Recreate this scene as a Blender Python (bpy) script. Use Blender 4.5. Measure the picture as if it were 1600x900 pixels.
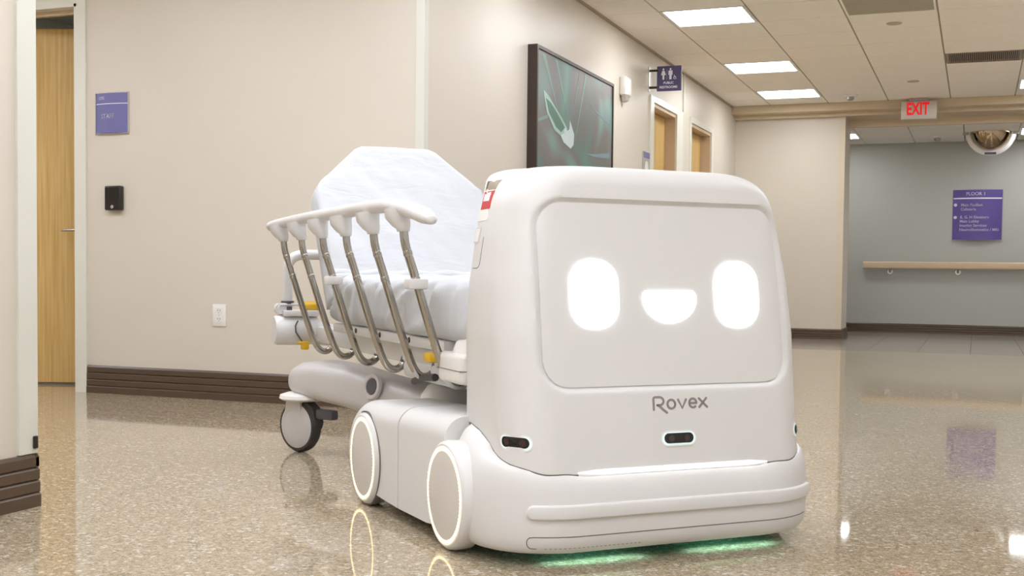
import bpy, bmesh, math, random
import numpy as np
from mathutils import Vector, Matrix, Euler

for o in list(bpy.data.objects):
    bpy.data.objects.remove(o)
SC = bpy.context.scene
COL = SC.collection
PI = math.pi

# ------------------------------------------------------------------ camera
CAM_H = 0.6912
cam = bpy.data.cameras.new('camera')
cam.sensor_width = 36.0
cam.lens = 1856.41 / 1600 * 36
cam.shift_y = (501.155 - 450) / 1600
cam.clip_start = 0.05
camo = bpy.data.objects.new('camera', cam)
COL.objects.link(camo)
yaw, pit, rol = -0.3721046, -0.0412, 0.0112
r = Vector((math.cos(yaw), -math.sin(yaw), 0)); f = Vector((math.sin(yaw), math.cos(yaw), 0)); u = Vector((0, 0, 1))
f2 = f * math.cos(pit) + u * math.sin(pit); u2 = u * math.cos(pit) - f * math.sin(pit)
r3 = r * math.cos(rol) + u2 * math.sin(rol); u3 = u2 * math.cos(rol) - r * math.sin(rol)
camo.matrix_world = Matrix(((r3.x, u3.x, -f2.x, 0), (r3.y, u3.y, -f2.y, 0), (r3.z, u3.z, -f2.z, CAM_H), (0, 0, 0, 1)))
SC.camera = camo

# ------------------------------------------------------------------ world, exposure
w = bpy.data.worlds.new('world'); SC.world = w
w.use_nodes = True
w.node_tree.nodes['Background'].inputs[0].default_value = (0.9, 0.93, 1.0, 1)
w.node_tree.nodes['Background'].inputs[1].default_value = 0.05
SC.view_settings.view_transform = 'Standard'
SC.view_settings.look = 'None'
SC.view_settings.exposure = 1.0
SC.view_settings.gamma = 1.0
SC.view_settings.use_curve_mapping = False
SC.cycles.use_denoising = True
SC.cycles.max_bounces = 10
SC.cycles.diffuse_bounces = 6
SC.cycles.glossy_bounces = 5
SC.cycles.sample_clamp_indirect = 8.0
PANEL = 9.0          # radiance of a ceiling light's diffuser

# ------------------------------------------------------------------ materials
def lin(h):
    c = [int(h[i:i + 2], 16) / 255 for i in (0, 2, 4)]
    return tuple(x / 12.92 if x <= 0.04045 else ((x + 0.055) / 1.055) ** 2.4 for x in c) + (1,)

def mat(name, hexc, rough=0.5, metal=0.0, spec=0.5, var=0.0, vscale=6.0, bump=0.0, bscale=200.0, coat=0.0, sub=0.0):
    m = bpy.data.materials.new(name); m.use_nodes = True
    nt = m.node_tree; b = nt.nodes['Principled BSDF']
    b.inputs['Base Color'].default_value = lin(hexc)
    b.inputs['Roughness'].default_value = rough
    b.inputs['Metallic'].default_value = metal
    b.inputs['Specular IOR Level'].default_value = spec
    b.inputs['Coat Weight'].default_value = coat
    b.inputs['Coat Roughness'].default_value = 0.08
    tc = nt.nodes.new('ShaderNodeTexCoord')
    if var > 0:
        n = nt.nodes.new('ShaderNodeTexNoise'); n.inputs['Scale'].default_value = vscale; n.inputs['Detail'].default_value = 5
        nt.links.new(tc.outputs['Object'], n.inputs['Vector'])
        mx = nt.nodes.new('ShaderNodeMixRGB'); mx.blend_type = 'MULTIPLY'; mx.inputs[0].default_value = 1
        mx.inputs[1].default_value = lin(hexc)
        cr = nt.nodes.new('ShaderNodeValToRGB')
        cr.color_ramp.elements[0].color = (1 - var,) * 3 + (1,); cr.color_ramp.elements[0].position = 0.3
        cr.color_ramp.elements[1].color = (1, 1, 1, 1); cr.color_ramp.elements[1].position = 0.7
        nt.links.new(n.outputs['Fac'], cr.inputs[0]); nt.links.new(cr.outputs[0], mx.inputs[2])
        nt.links.new(mx.outputs[0], b.inputs['Base Color'])
    if bump > 0:
        n2 = nt.nodes.new('ShaderNodeTexNoise'); n2.inputs['Scale'].default_value = bscale; n2.inputs['Detail'].default_value = 3
        nt.links.new(tc.outputs['Object'], n2.inputs['Vector'])
        bp = nt.nodes.new('ShaderNodeBump'); bp.inputs['Strength'].default_value = bump; bp.inputs['Distance'].default_value = 0.002
        nt.links.new(n2.outputs['Fac'], bp.inputs['Height']); nt.links.new(bp.outputs[0], b.inputs['Normal'])
    return m

def emat(name, hexc, strength):
    m = bpy.data.materials.new(name); m.use_nodes = True
    nt = m.node_tree; b = nt.nodes['Principled BSDF']
    b.inputs['Base Color'].default_value = (0.8, 0.8, 0.8, 1)
    b.inputs['Emission Color'].default_value = lin(hexc)
    b.inputs['Emission Strength'].default_value = strength
    return m

M = {}
M['wall'] = mat('wall_vinyl', 'd5ccbe', 0.42, var=0.03, vscale=1.5, bump=0.12, bscale=180)
M['wall_far'] = mat('wall_sage', 'b0b0a8', 0.45, var=0.03, vscale=1.5, bump=0.1, bscale=180)
M['guard'] = mat('corner_guard', 'd9d8cc', 0.3, var=0.02)
M['frame'] = mat('door_frame', 'dedcd0', 0.3, var=0.02)
M['frame_tan'] = mat('reveal_tan', 'cbb497', 0.4, var=0.03)
M['base'] = mat('rubber_base', '594839', 0.33, var=0.12, vscale=9)
M['ceil'] = mat('ceiling_tile', 'f8f2e8', 0.9, var=0.05, vscale=25, bump=0.25, bscale=400)
M['guard_tan'] = mat('corner_guard_tan', 'd6c9b4', 0.35, var=0.02)
M['spr'] = mat('sprinkler_paint', 'b9ad9b', 0.5)
M['grid'] = mat('ceiling_grid', 'a89c8a', 0.7)
M['gap'] = mat('ceiling_plenum', '5e564b', 0.9)
M['beam'] = mat('beam_paint', 'cdbc9f', 0.5, var=0.02)
M['panel_grey'] = mat('return_panel', 'a9a28c', 0.5, var=0.04, vscale=40)
M['vent'] = mat('vent_metal', '98897a', 0.5)
M['dark'] = mat('dark_void', '2a2622', 0.8)
M['white_pl'] = mat('white_plastic', 'e9e6e1', 0.35, var=0.02, vscale=30)
M['black_pl'] = mat('black_plastic', '252019', 0.3, var=0.05, vscale=20)
M['signblue'] = mat('sign_blue', '6f6ea2', 0.4, var=0.05, vscale=8)
M['signviolet'] = mat('sign_violet', '5c4a92', 0.4, var=0.05, vscale=8)
M['signdark'] = mat('sign_plum', '514a72', 0.4, var=0.06, vscale=8)
M['signtext'] = mat('sign_text', 'e6e2f0', 0.5)
M['silver'] = mat('brushed_silver', 'c9c6c0', 0.35, metal=0.7, var=0.05, vscale=60)
M['steel'] = mat('steel', 'bdb9b2', 0.25, metal=1.0)
M['chrome'] = mat('chrome', 'b4b0a9', 0.06, metal=1.0, var=0.04, vscale=30)
M['robot'] = mat('robot_shell', 'd9d7d4', 0.42, var=0.015, vscale=5, bump=0.05, bscale=900)
M['robot_panel'] = mat('robot_panel', 'd9d7d4', 0.3, var=0.015, vscale=5)
M['wheel_face'] = mat('wheel_face', 'd3cec7', 0.45, var=0.02)
M['seam'] = mat('seam_dark', '6f6861', 0.7)
M['logo'] = mat('logo_print', '8b817c', 0.5)
M['lens'] = mat('lens', '3a2c26', 0.15)
M['black_gloss'] = mat('black_gloss', '15100d', 0.2)
M['red'] = mat('sticker_red', 'c43a38', 0.5, var=0.1, vscale=60)
M['olive'] = mat('sticker_olive', 'a1937e', 0.5, var=0.1, vscale=60)
M['bedplastic'] = mat('gurney_plastic', 'd9d7d5', 0.35, var=0.03, vscale=12)
M['hood'] = mat('gurney_hood', 'ccc8c6', 0.32, var=0.03, vscale=6)
M['shroud'] = mat('caster_shroud', 'c9c4c2', 0.3, var=0.03, vscale=14)
M['tire'] = mat('tire_rubber', '3d3836', 0.5, var=0.1, vscale=40)
M['dgrey'] = mat('dark_grey_plastic', '57535a', 0.4, var=0.05, vscale=20)
M['yellow'] = mat('yellow_plastic', 'e3b51c', 0.4, var=0.05, vscale=30)
M['exitface'] = mat('exit_face', 'd2cdc6', 0.35, metal=0.4, var=0.05, vscale=30)
M['pewter'] = mat('sign_edge', 'a9a19a', 0.4, metal=0.5)
M['mirror'] = mat('convex_mirror', 'b09a80', 0.03, metal=1.0)
M['vct'] = mat('far_floor_tile', '938a80', 0.16, var=0.07, vscale=5)
M['deskwood'] = mat('rail_wood', 'cbb294', 0.4, var=0.06, vscale=10)
M['bead'] = emat('wheel_bead', 'ffd98c', 1.5)
M['ring'] = emat('wheel_ring', 'ffe9b8', .22)
M['eye'] = emat('face_light', 'eefbff', 3.2)
M['strip'] = emat('strip_light', 'f2faff', 2.2)
M['tealglow'] = emat('sensor_glow', 'a5efe6', .22)
M['teal'] = emat('underglow', '35c9a4', 2.0)
M['diffuser'] = emat('light_diffuser', 'f8fbff', PANEL)
M['diffuser_cool'] = emat('light_diffuser_cool', 'e9effa', PANEL)
M['wall_pale'] = mat('wall_pale', 'e0dedb', 0.45, var=0.03, vscale=1.5, bump=0.1, bscale=180)  # for unseen walls, paled to keep their bounce light neutral
M['dim'] = emat('dim_diffuser', 'fff6e0', 1.6)
M['exitred'] = emat('exit_letters', 'e60a18', 0.35)
M['exitred'].node_tree.nodes['Principled BSDF'].inputs['Base Color'].default_value = lin('b01018')
M['glint'] = emat('mirror_led', 'fff2dc', 1.0)

def wood_mat():
    m = bpy.data.materials.new('maple_veneer'); m.use_nodes = True
    nt = m.node_tree; b = nt.nodes['Principled BSDF']; b.inputs['Roughness'].default_value = 0.4
    tc = nt.nodes.new('ShaderNodeTexCoord'); mp = nt.nodes.new('ShaderNodeMapping')
    mp.inputs['Scale'].default_value = (26, 26, 0.9)
    n = nt.nodes.new('ShaderNodeTexNoise'); n.inputs['Scale'].default_value = 2.2; n.inputs['Detail'].default_value = 6
    cr = nt.nodes.new('ShaderNodeValToRGB')
    cr.color_ramp.elements[0].color = lin('c09a55'); cr.color_ramp.elements[0].position = 0.3
    cr.color_ramp.elements[1].color = lin('dcbb7c'); cr.color_ramp.elements[1].position = 0.7
    nt.links.new(tc.outputs['Object'], mp.inputs[0]); nt.links.new(mp.outputs[0], n.inputs['Vector'])
    nt.links.new(n.outputs['Fac'], cr.inputs[0]); nt.links.new(cr.outputs[0], b.inputs['Base Color'])
    return m
M['wood'] = wood_mat()

def terrazzo():
    m = bpy.data.materials.new('terrazzo'); m.use_nodes = True
    nt = m.node_tree; b = nt.nodes['Principled BSDF']
    b.inputs['Roughness'].default_value = 0.05
    b.inputs['Specular IOR Level'].default_value = 0.5
    tc = nt.nodes.new('ShaderNodeTexCoord')
    def ramp(src, stops):
        cr = nt.nodes.new('ShaderNodeValToRGB'); e = cr.color_ramp.elements
        while len(e) > 1: e.remove(e[-1])
        e[0].position, e[0].color = stops[0][0], lin(stops[0][1])
        for p_, h_ in stops[1:]:
            k = e.new(p_); k.color = lin(h_)
        cr.color_ramp.interpolation = 'CONSTANT'
        nt.links.new(src, cr.inputs[0]); return cr.outputs[0]
    outs = []
    for sc_, st in ((105, [(0, '86785f'), (.2, 'a09077'), (.5, 'ae9e86'), (.78, 'bcae98'), (.93, 'e0d8ca')]),
                    (260, [(0, '82735c'), (.25, 'a09077'), (.6, 'b2a48c'), (.9, 'd0c5b2')])):
        v = nt.nodes.new('ShaderNodeTexVoronoi'); v.inputs['Scale'].default_value = sc_
        nt.links.new(tc.outputs['Object'], v.inputs['Vector'])
        sp = nt.nodes.new('ShaderNodeSeparateColor'); nt.links.new(v.outputs['Color'], sp.inputs[0])
        outs.append(ramp(sp.outputs[0], st))
    mx = nt.nodes.new('ShaderNodeMixRGB'); mx.inputs[0].default_value = 0.5
    nt.links.new(outs[0], mx.inputs[1]); nt.links.new(outs[1], mx.inputs[2])
    # broad, slow variation of the slab and of the polish
    n = nt.nodes.new('ShaderNodeTexNoise'); n.inputs['Scale'].default_value = 0.7
    nt.links.new(tc.outputs['Object'], n.inputs['Vector'])
    nt.links.new(mx.outputs[0], b.inputs['Base Color'])
    mr = nt.nodes.new('ShaderNodeMapRange'); mr.inputs[3].default_value = 0.025; mr.inputs[4].default_value = 0.065
    nt.links.new(n.outputs['Fac'], mr.inputs[0]); nt.links.new(mr.outputs[0], b.inputs['Roughness'])
    return m
M['floor'] = terrazzo()

def sheet_mat():
    m = mat('sheet_cotton', 'c9cbce', 0.85, spec=0.2)
    nt = m.node_tree; b = nt.nodes['Principled BSDF']
    tc = nt.nodes.new('ShaderNodeTexCoord'); mp = nt.nodes.new('ShaderNodeMapping')
    mp.inputs['Rotation'].default_value = (0.5, 0.4, 0.5); mp.inputs['Scale'].default_value = (3, 14, 5)
    n = nt.nodes.new('ShaderNodeTexNoise'); n.inputs['Scale'].default_value = 2.0; n.inputs['Detail'].default_value = 3
    n.inputs['Distortion'].default_value = 0.6
    bp = nt.nodes.new('ShaderNodeBump'); bp.inputs['Strength'].default_value = 0.28; bp.inputs['Distance'].default_value = 0.02
    nt.links.new(tc.outputs['Object'], mp.inputs[0]); nt.links.new(mp.outputs[0], n.inputs['Vector'])
    nt.links.new(n.outputs['Fac'], bp.inputs['Height']); nt.links.new(bp.outputs[0], b.inputs['Normal'])
    return m
M['sheet'] = sheet_mat()

def canvas_mat():
    m = bpy.data.materials.new('canvas_print'); m.use_nodes = True
    nt = m.node_tree; b = nt.nodes['Principled BSDF']; b.inputs['Roughness'].default_value = 0.35
    tc = nt.nodes.new('ShaderNodeTexCoord'); mp = nt.nodes.new('ShaderNodeMapping')
    mp.inputs['Scale'].default_value = (1, 1.0, 1.3)
    n = nt.nodes.new('ShaderNodeTexNoise'); n.inputs['Scale'].default_value = 1.6; n.inputs['Detail'].default_value = 1.5
    n.inputs['Distortion'].default_value = 0.5
    cr = nt.nodes.new('ShaderNodeValToRGB'); e = cr.color_ramp.elements
    e[0].position, e[0].color = 0.3, lin('6a9a8c'); e[1].position, e[1].color = 0.7, lin('749c93')
    k = e.new(0.42); k.color = lin('5d7d75'); k = e.new(0.52); k.color = lin('6c6a66'); k = e.new(0.6); k.color = lin('746f6b')
    nt.links.new(tc.outputs['Object'], mp.inputs[0]); nt.links.new(mp.outputs[0], n.inputs['Vector'])
    nt.links.new(n.outputs['Fac'], cr.inputs[0]); nt.links.new(cr.outputs[0], b.inputs['Base Color'])
    return m
M['canvas'] = canvas_mat()
M['artframe'] = mat('art_frame', '3a2a22', 0.4, var=0.15, vscale=20)
M['leaf_pale'] = mat('print_pale', 'a9c9c0', 0.4, var=0.15, vscale=12)
M['leaf_deep'] = mat('print_deep', '4f7d66', 0.4, var=0.15, vscale=12)
M['leaf_white'] = mat('print_white', 'cfdfe2', 0.4, var=0.15, vscale=12)
M['vein'] = mat('print_vein', '769a92', 0.4, var=0.1, vscale=9)
M['vein2'] = mat('print_vein_blue', '79929a', 0.4, var=0.1, vscale=9)

# ------------------------------------------------------------------ mesh helpers
class MB:
    def __init__(s): s.v = []; s.f = []
    def add(s, verts, faces):
        n = len(s.v); s.v += [tuple(p) for p in verts]; s.f += [tuple(i + n for i in q) for q in faces]; return s
    def box(s, a, b, bevel=0.0, seg=2):
        x0, y0, z0 = [min(a[i], b[i]) for i in range(3)]; x1, y1, z1 = [max(a[i], b[i]) for i in range(3)]
        if bevel <= 0:
            return s.add([(x0, y0, z0), (x1, y0, z0), (x1, y1, z0), (x0, y1, z0), (x0, y0, z1), (x1, y0, z1), (x1, y1, z1), (x0, y1, z1)],
                         [(3, 2, 1, 0), (4, 5, 6, 7), (0, 1, 5, 4), (1, 2, 6, 5), (2, 3, 7, 6), (3, 0, 4, 7)])
        bm = bmesh.new(); bmesh.ops.create_cube(bm, size=1)
        for v in bm.verts:
            v.co = Vector(((x0 + x1) / 2 + v.co.x * (x1 - x0), (y0 + y1) / 2 + v.co.y * (y1 - y0), (z0 + z1) / 2 + v.co.z * (z1 - z0)))
        bmesh.ops.bevel(bm, geom=bm.edges[:], offset=bevel, segments=seg, profile=0.5, affect='EDGES')
        bm.verts.index_update()
        s.add([v.co[:] for v in bm.verts], [[v.index for v in q.verts] for q in bm.faces]); bm.free(); return s
    def grid(s, P, cu=False, cv=False):
        n, m = len(P), len(P[0]); fs = []
        for i in range(n if cu else n - 1):
            for j in range(m if cv else m - 1):
                i2, j2 = (i + 1) % n, (j + 1) % m
                fs.append((i * m + j, i * m + j2, i2 * m + j2, i2 * m + j))
        return s.add([p for row in P for p in row], fs)
    def ngon(s, pts, flip=False):
        k = list(range(len(pts)));  return s.add(pts, [k[::-1] if flip else k])
    def tube(s, pts, rad, seg=10, ov=None):
        pts = [Vector(p) for p in pts]; n = len(pts)
        if not hasattr(rad, '__len__'): rad = [rad] * n
        T = [(pts[min(i + 1, n - 1)] - pts[max(i - 1, 0)]).normalized() for i in range(n)]
        a = Vector((0, 0, 1)) if abs(T[0].z) < 0.9 else Vector((1, 0, 0))
        N = (a - T[0] * a.dot(T[0])).normalized(); rows = []
        for i in range(n):
            N = (N - T[i] * N.dot(T[i])).normalized(); B = T[i].cross(N)
            ra, rb = (rad[i], rad[i]) if ov is None else (rad[i] * ov[0], rad[i] * ov[1])
            rows.append([pts[i] + N * (ra * math.cos(2 * PI * k / seg)) + B * (rb * math.sin(2 * PI * k / seg)) for k in range(seg)])
        s.grid(rows, cv=True); s.ngon(rows[0], True); s.ngon(rows[-1]); return s
    def lathe(s, prof, c, axis, seg=32, a0=0.0, a1=2 * PI):
        ax = Vector(axis).normalized(); t = Vector((0, 0, 1)) if abs(ax.z) < 0.9 else Vector((1, 0, 0))
        N = (t - ax * t.dot(ax)).normalized(); B = ax.cross(N); c = Vector(c); full = abs(a1 - a0 - 2 * PI) < 1e-6
        rows = []
        for k in range(seg if full else seg + 1):
            a = a0 + (a1 - a0) * k / seg
            d = N * math.cos(a) + B * math.sin(a)
            rows.append([c + d * rr + ax * hh for rr, hh in prof])
        return s.grid(rows, cu=full)
    def prism(s, poly, a, b, f):            # poly of 2D points, f(p, depth) -> 3D
        n = len(poly)
        A = [f(p, a) for p in poly]; B = [f(p, b) for p in poly]
        s.add(A + B, [tuple(range(n))[::-1], tuple(range(n, 2 * n))] + [(i, (i + 1) % n, n + (i + 1) % n, n + i) for i in range(n)])
        return s
    def build(s, name, m, parent=None, smooth=40, fix=True, loc=None):
        me = bpy.data.meshes.new(name)
        me.from_pydata([tuple(p) for p in s.v], [], s.f); me.update()
        if fix:
            bm = bmesh.new(); bm.from_mesh(me)
            bmesh.ops.remove_doubles(bm, verts=bm.verts, dist=1e-5)
            bmesh.ops.recalc_face_normals(bm, faces=bm.faces); bm.to_mesh(me); bm.free()
        if smooth:
            me.polygons.foreach_set('use_smooth', [True] * len(me.polygons))
            me.set_sharp_from_angle(angle=math.radians(smooth))
        me.materials.append(M[m])
        o = bpy.data.objects.new(name, me); COL.objects.link(o)
        if parent is not None: o.parent = parent
        if loc is not None: o.location = loc
        return o

def tag(o, label=None, cat=None, group=None, kind=None):
    if label: o['label'] = label
    if cat: o['category'] = cat
    if group: o['group'] = group
    if kind: o['kind'] = kind
    return o

def empty(name, loc, rz=0.0, label=None, cat=None, group=None, kind=None):
    o = bpy.data.objects.new(name, None); COL.objects.link(o)
    o.location = loc; o.rotation_euler = (0, 0, rz); o.empty_display_size = 0.1
    return tag(o, label, cat, group, kind)

def struct(name, mb, m, smooth=0):
    return tag(mb.build(name, m, smooth=smooth), kind='structure')

def copy_tree(o, parent=None):
    c = o.copy(); COL.objects.link(c)
    if parent is not None: c.parent = parent
    for ch in list(o.children): copy_tree(ch, c)
    return c

def rrect(hw, hh, r, n=8, cx=0, cy=0):
    pts = []
    for sx, sy, a0 in ((1, 1, 0), (-1, 1, PI / 2), (-1, -1, PI), (1, -1, 1.5 * PI)):
        for k in range(n + 1):
            a = a0 + PI / 2 * k / n
            pts.append((cx + sx * (hw - r) + r * math.cos(a), cy + sy * (hh - r) + r * math.sin(a)))
    return pts

def text(name, body, size, mtx, m, parent=None, ext=0.0006, align='CENTER', sx=1.0, bold=0.0):
    cu = bpy.data.curves.new(name, 'FONT'); cu.body = body; cu.size = size; cu.align_x = align; cu.align_y = 'CENTER'
    cu.extrude = ext; cu.resolution_u = 3; cu.offset = bold
    t = bpy.data.objects.new(name, cu); COL.objects.link(t)
    dg = bpy.context.evaluated_depsgraph_get()
    me = bpy.data.meshes.new_from_object(t.evaluated_get(dg)); bpy.data.objects.remove(t)
    me.transform(Matrix.Diagonal((sx, 1, 1, 1))); me.transform(mtx)
    me.materials.clear(); me.materials.append(M[m])
    o = bpy.data.objects.new(name, me); COL.objects.link(o)
    if parent is not None: o.parent = parent
    return o

def frame_m(origin, xdir, ydir):
    x = Vector(xdir).normalized(); y = Vector(ydir).normalized(); z = x.cross(y); o = Vector(origin)
    return Matrix(((x.x, y.x, z.x, o.x), (x.y, y.y, z.y, o.y), (x.z, y.z, z.z, o.z), (0, 0, 0, 1)))

def ribbon(mb, pts, width, f, h=0.0012, closed=False):   # rounded stroke in a 2D plane mapped by f(x, y, off)
    P = [Vector(p) for p in pts]; n = len(P); L = []; R = []
    for i in range(n):
        if closed: t = (P[(i + 1) % n] - P[i - 1])
        else: t = P[min(i + 1, n - 1)] - P[max(i - 1, 0)]
        t.normalize(); nn = Vector((-t.y, t.x)); L.append(P[i] + nn * width / 2); R.append(P[i] - nn * width / 2)
    if closed:
        rows = [[f(a.x, a.y, 0), f(a.x, a.y, h), f(b.x, b.y, h), f(b.x, b.y, 0)] for a, b in zip(L, R)]
        mb.grid(rows, cu=True)
        return
    t0 = (P[0] - P[1]).normalized(); t1 = (P[-1] - P[-2]).normalized()
    poly = L[:]
    for k in range(1, 5):
        a = PI / 2 - PI * k / 5; d = Vector((-t1.y, t1.x)); poly.append(P[-1] + (d * math.sin(a) + t1 * math.cos(a)) * width / 2)
    poly += R[::-1]
    for k in range(1, 5):
        a = PI / 2 - PI * k / 5; d = Vector((-t0.y, t0.x)); poly.append(P[0] + (d * math.sin(a) + t0 * math.cos(a)) * width / 2)
    # quads for the body, small fans for the ends
    rows = [[f(a.x, a.y, 0), f(a.x, a.y, h), f(b.x, b.y, h), f(b.x, b.y, 0)] for a, b in zip(L, R)]
    mb.grid(rows)
    e1 = poly[n - 1:n + 5 + 0]; e1 = [L[-1]] + poly[n:n + 4] + [R[-1]]
    e0 = [R[0]] + poly[2 * n + 4:2 * n + 8] + [L[0]]
    for e in (e0, e1): mb.prism([(q.x, q.y) for q in e], 0, h, lambda p, d: f(p[0], p[1], d))

# ================================================================== SETTING
XW, YL, YN = -2.5214, 5.2479, 2.6725        # corridor wall, sign wall, end of the near wall
YB, YP, YF = 12.951, 13.2, 15.238           # beam, pier, far wall
H, HF, XR = 2.5085, 2.305, 1.95
YT = 11.35                                  # terrazzo / far tile border
fl = MB().box((-8.2, -4.2, -0.12), (XR + .2, YT, 0)); struct('floor', fl, 'floor')
sub = MB().box((-8.2, YT, -0.12), (6.2, YF + .2, -0.012)); fb = struct('floor', sub, 'dark'); fb.name = 'floor.001'
TS = 0.449
tile_me = None
for i in range(-7, 14):
    for j in range(9):
        x0 = -0.036 + TS * i; y0 = YT + TS * j
        if y0 > YF: continue
        if tile_me is None:
            o = MB().box((0.0015, 0.0015, -0.012), (TS - .0015, TS - .0015, 0)).build('floor_tile', 'vct', fb, smooth=0); tile_me = o.data
        else:
            o = bpy.data.objects.new('floor_tile', tile_me); COL.objects.link(o); o.parent = fb
        o.location = (x0, y0, 0)

# walls
def wallbox(name, a, b, m='wall'): return struct(name, MB().box(a, b), m)
JX0, JX1, JZ = -5.55, -4.62, 2.13           # clear opening of the cased doorway in the sign wall
mb = MB()
mb.box((JX1 - 0.0, YL, 0), (XW, YL + .12, H)); mb.box((JX0, YL, JZ), (JX1, YL + .12, H)); mb.box((-8, YL, 0), (JX0, YL + .12, H))
struct('wall_left', mb, 'wall')
# long corridor wall with two door openings
D1 = (9.60, 10.40); D2 = (10.985, 11.88); DZ = 2.10
mb = MB()
ys = [YL + .1199, D1[0], D1[1], D2[0], D2[1], YP + .2]
for k in (0, 2, 4): mb.box((XW - .3, ys[k], 0), (XW, ys[k + 1], H))
for a, b in (D1, D2):
    mb.box((XW - .3, a, DZ), (XW, b, H)); mb.box((XW - .3, a, 0), (XW - .13, b, DZ))
struct('wall_corridor', mb, 'wall')
mb = MB().box((XW - .2, -4, 0), (XW, YN, H)); mb.box((-8, YN - .2, 0), (XW - .2, YN, H)); struct('wall_near', mb, 'wall')
wallbox('wall_side', (-8.2, YN - .2, 0), (-8, YL + .12, H))
wallbox('wall_rear', (XW - .2, -4.2, 0), (XR + .2, -4, H), 'wall_pale')
wallbox('wall_right', (XR, -4, 0), (XR + .2, YP + .55, H), 'wall_pale')
wallbox('wall_pier', (XW, YP, 0), (-1.352, YP + .6, 2.40))
wallbox('wall_far', (-8, YF, 0), (6.2, YF + .2, H), 'wall_far')
wallbox('wall_far_left', (-8.2, YP + .6, 0), (-8, YF, H), 'wall_far')
wallbox('wall_far_right', (6, YP + .4, 0), (6.2, YF, H), 'wall_far')
wallbox('wall_pier_back', (-8, YP + .4, 0), (XW, YP + .6, H), 'wall')
wallbox('wall_pier_right', (XR + .2, YP + .4, 0), (6, YP + .6, H), 'wall')
# room behind the ajar door
mb = MB(); mb.box((-6.4, YL + 2.2, 0), (-4.0, YL + 2.4, H)); mb.box((-6.4, YL + .12, 0), (-6.2, YL + 2.2, H)); mb.box((-4.2, YL + .12, 0), (-4.0, YL + 2.2, H))
mb.box((-6.4, YL + .12, 2.45), (-4.0, YL + 2.4, 2.5)); struct('wall_room', mb, 'wall_far')

# beam over the corridor end
mb = MB(); mb.box((XW, YB, 2.425), (XR, YB + .16, H)); mb.box((XW, YB + .16, 2.385), (XR, YB + .55, H)); mb.box((XW, YB - .012, 2.425), (XR, YB, 2.437))
struct('trim_1', mb, 'beam')
tr = MB(); 
tr.box((XW, YB + .55, HF), (XR, YB + .6, H)); struct('trim_2', tr, 'beam')

# baseboards: ribbed rubber profile (depth, height)
PROF = [(0, 0), (.019, 0), (.019, .034), (.012, .040), (.016, .044), (.016, .070), (.009, .076), (.014, .080), (.014, .106),
        (.007, .112), (.012, .116), (.012, .142), (.006, .152), (0, .152)]
def baseboard(name, p0, p1, nrm, s=1.0):
    nv = Vector(nrm); A = [Vector(p0) + nv * d + Vector((0, 0, z * s)) for d, z in PROF]; B = [Vector(p1) + nv * d + Vector((0, 0, z * s)) for d, z in PROF]
    mb = MB(); mb.grid([A, B], cv=True); mb.ngon(A); mb.ngon(B); return struct(name, mb, 'base', smooth=0)
baseboard('baseboard_left', (-4.555, YL, 0), (XW + .019, YL, 0), (0, -1, 0))
baseboard('baseboard_near', (XW, -4, 0), (XW, YN + .012, 0), (1, 0, 0))
mb = baseboard('baseboard_near_end', (-8, YN, 0), (XW + .012, YN, 0), (0, 1, 0))
baseboard('baseboard_corridor', (XW, YL - .019, 0), (XW, D1[0] - .1, 0), (1, 0, 0))
baseboard('baseboard_corridor_end', (XW, D2[1] + .1, 0), (XW, YP, 0), (1, 0, 0), .73)
baseboard('baseboard_pier', (XW, YP, 0), (-1.352 + .01, YP, 0), (0, -1, 0), .73)
baseboard('baseboard_pier_side', (-1.352, YP - .01, 0), (-1.352, YP + .6, 0), (1, 0, 0), .73)
baseboard('baseboard_far', (-8, YF, 0), (6, YF, 0), (0, -1, 0), .74)
baseboard('baseboard_right', (XR, -4, 0), (XR, YP + .5, 0), (-1, 0, 0))

# corner guards
def guard(name, x, y, sx, sy, z0, z1, w, t=.006, m='guard'):
    L_ = [(x - sx * w, y), (x, y), (x, y - sy * w), (x + sx * t, y - sy * w), (x + sx * t, y + sy * t), (x - sx * w, y + sy * t)]
    mb = MB().prism(L_, z0, z1, lambda p, d_: (p[0], p[1], d_))
    return struct(name, mb, m)
guard('trim_3', XW, YN, 1, 1, .155, H, .062, .010)
guard('trim_4', XW, YL, 1, -1, .155, H, .040)
guard('trim_5', -1.352, YP, 1, -1, .115, 2.385, .062, m='guard_tan')
struct('trim_6', MB().box((XW, 10.655, .12), (XW + .012, 10.685, H)), 'guard')
# small dark clip low on the near guard
# near-corner guard clip
tag(MB().box((XW + .0105, YN - .012, .168), (XW + .018, YN + .004, .205), .003).build('guard_clip', 'black_pl', smooth=0),
    'small dark clip at the foot of the near corner guard', 'clip')

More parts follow.
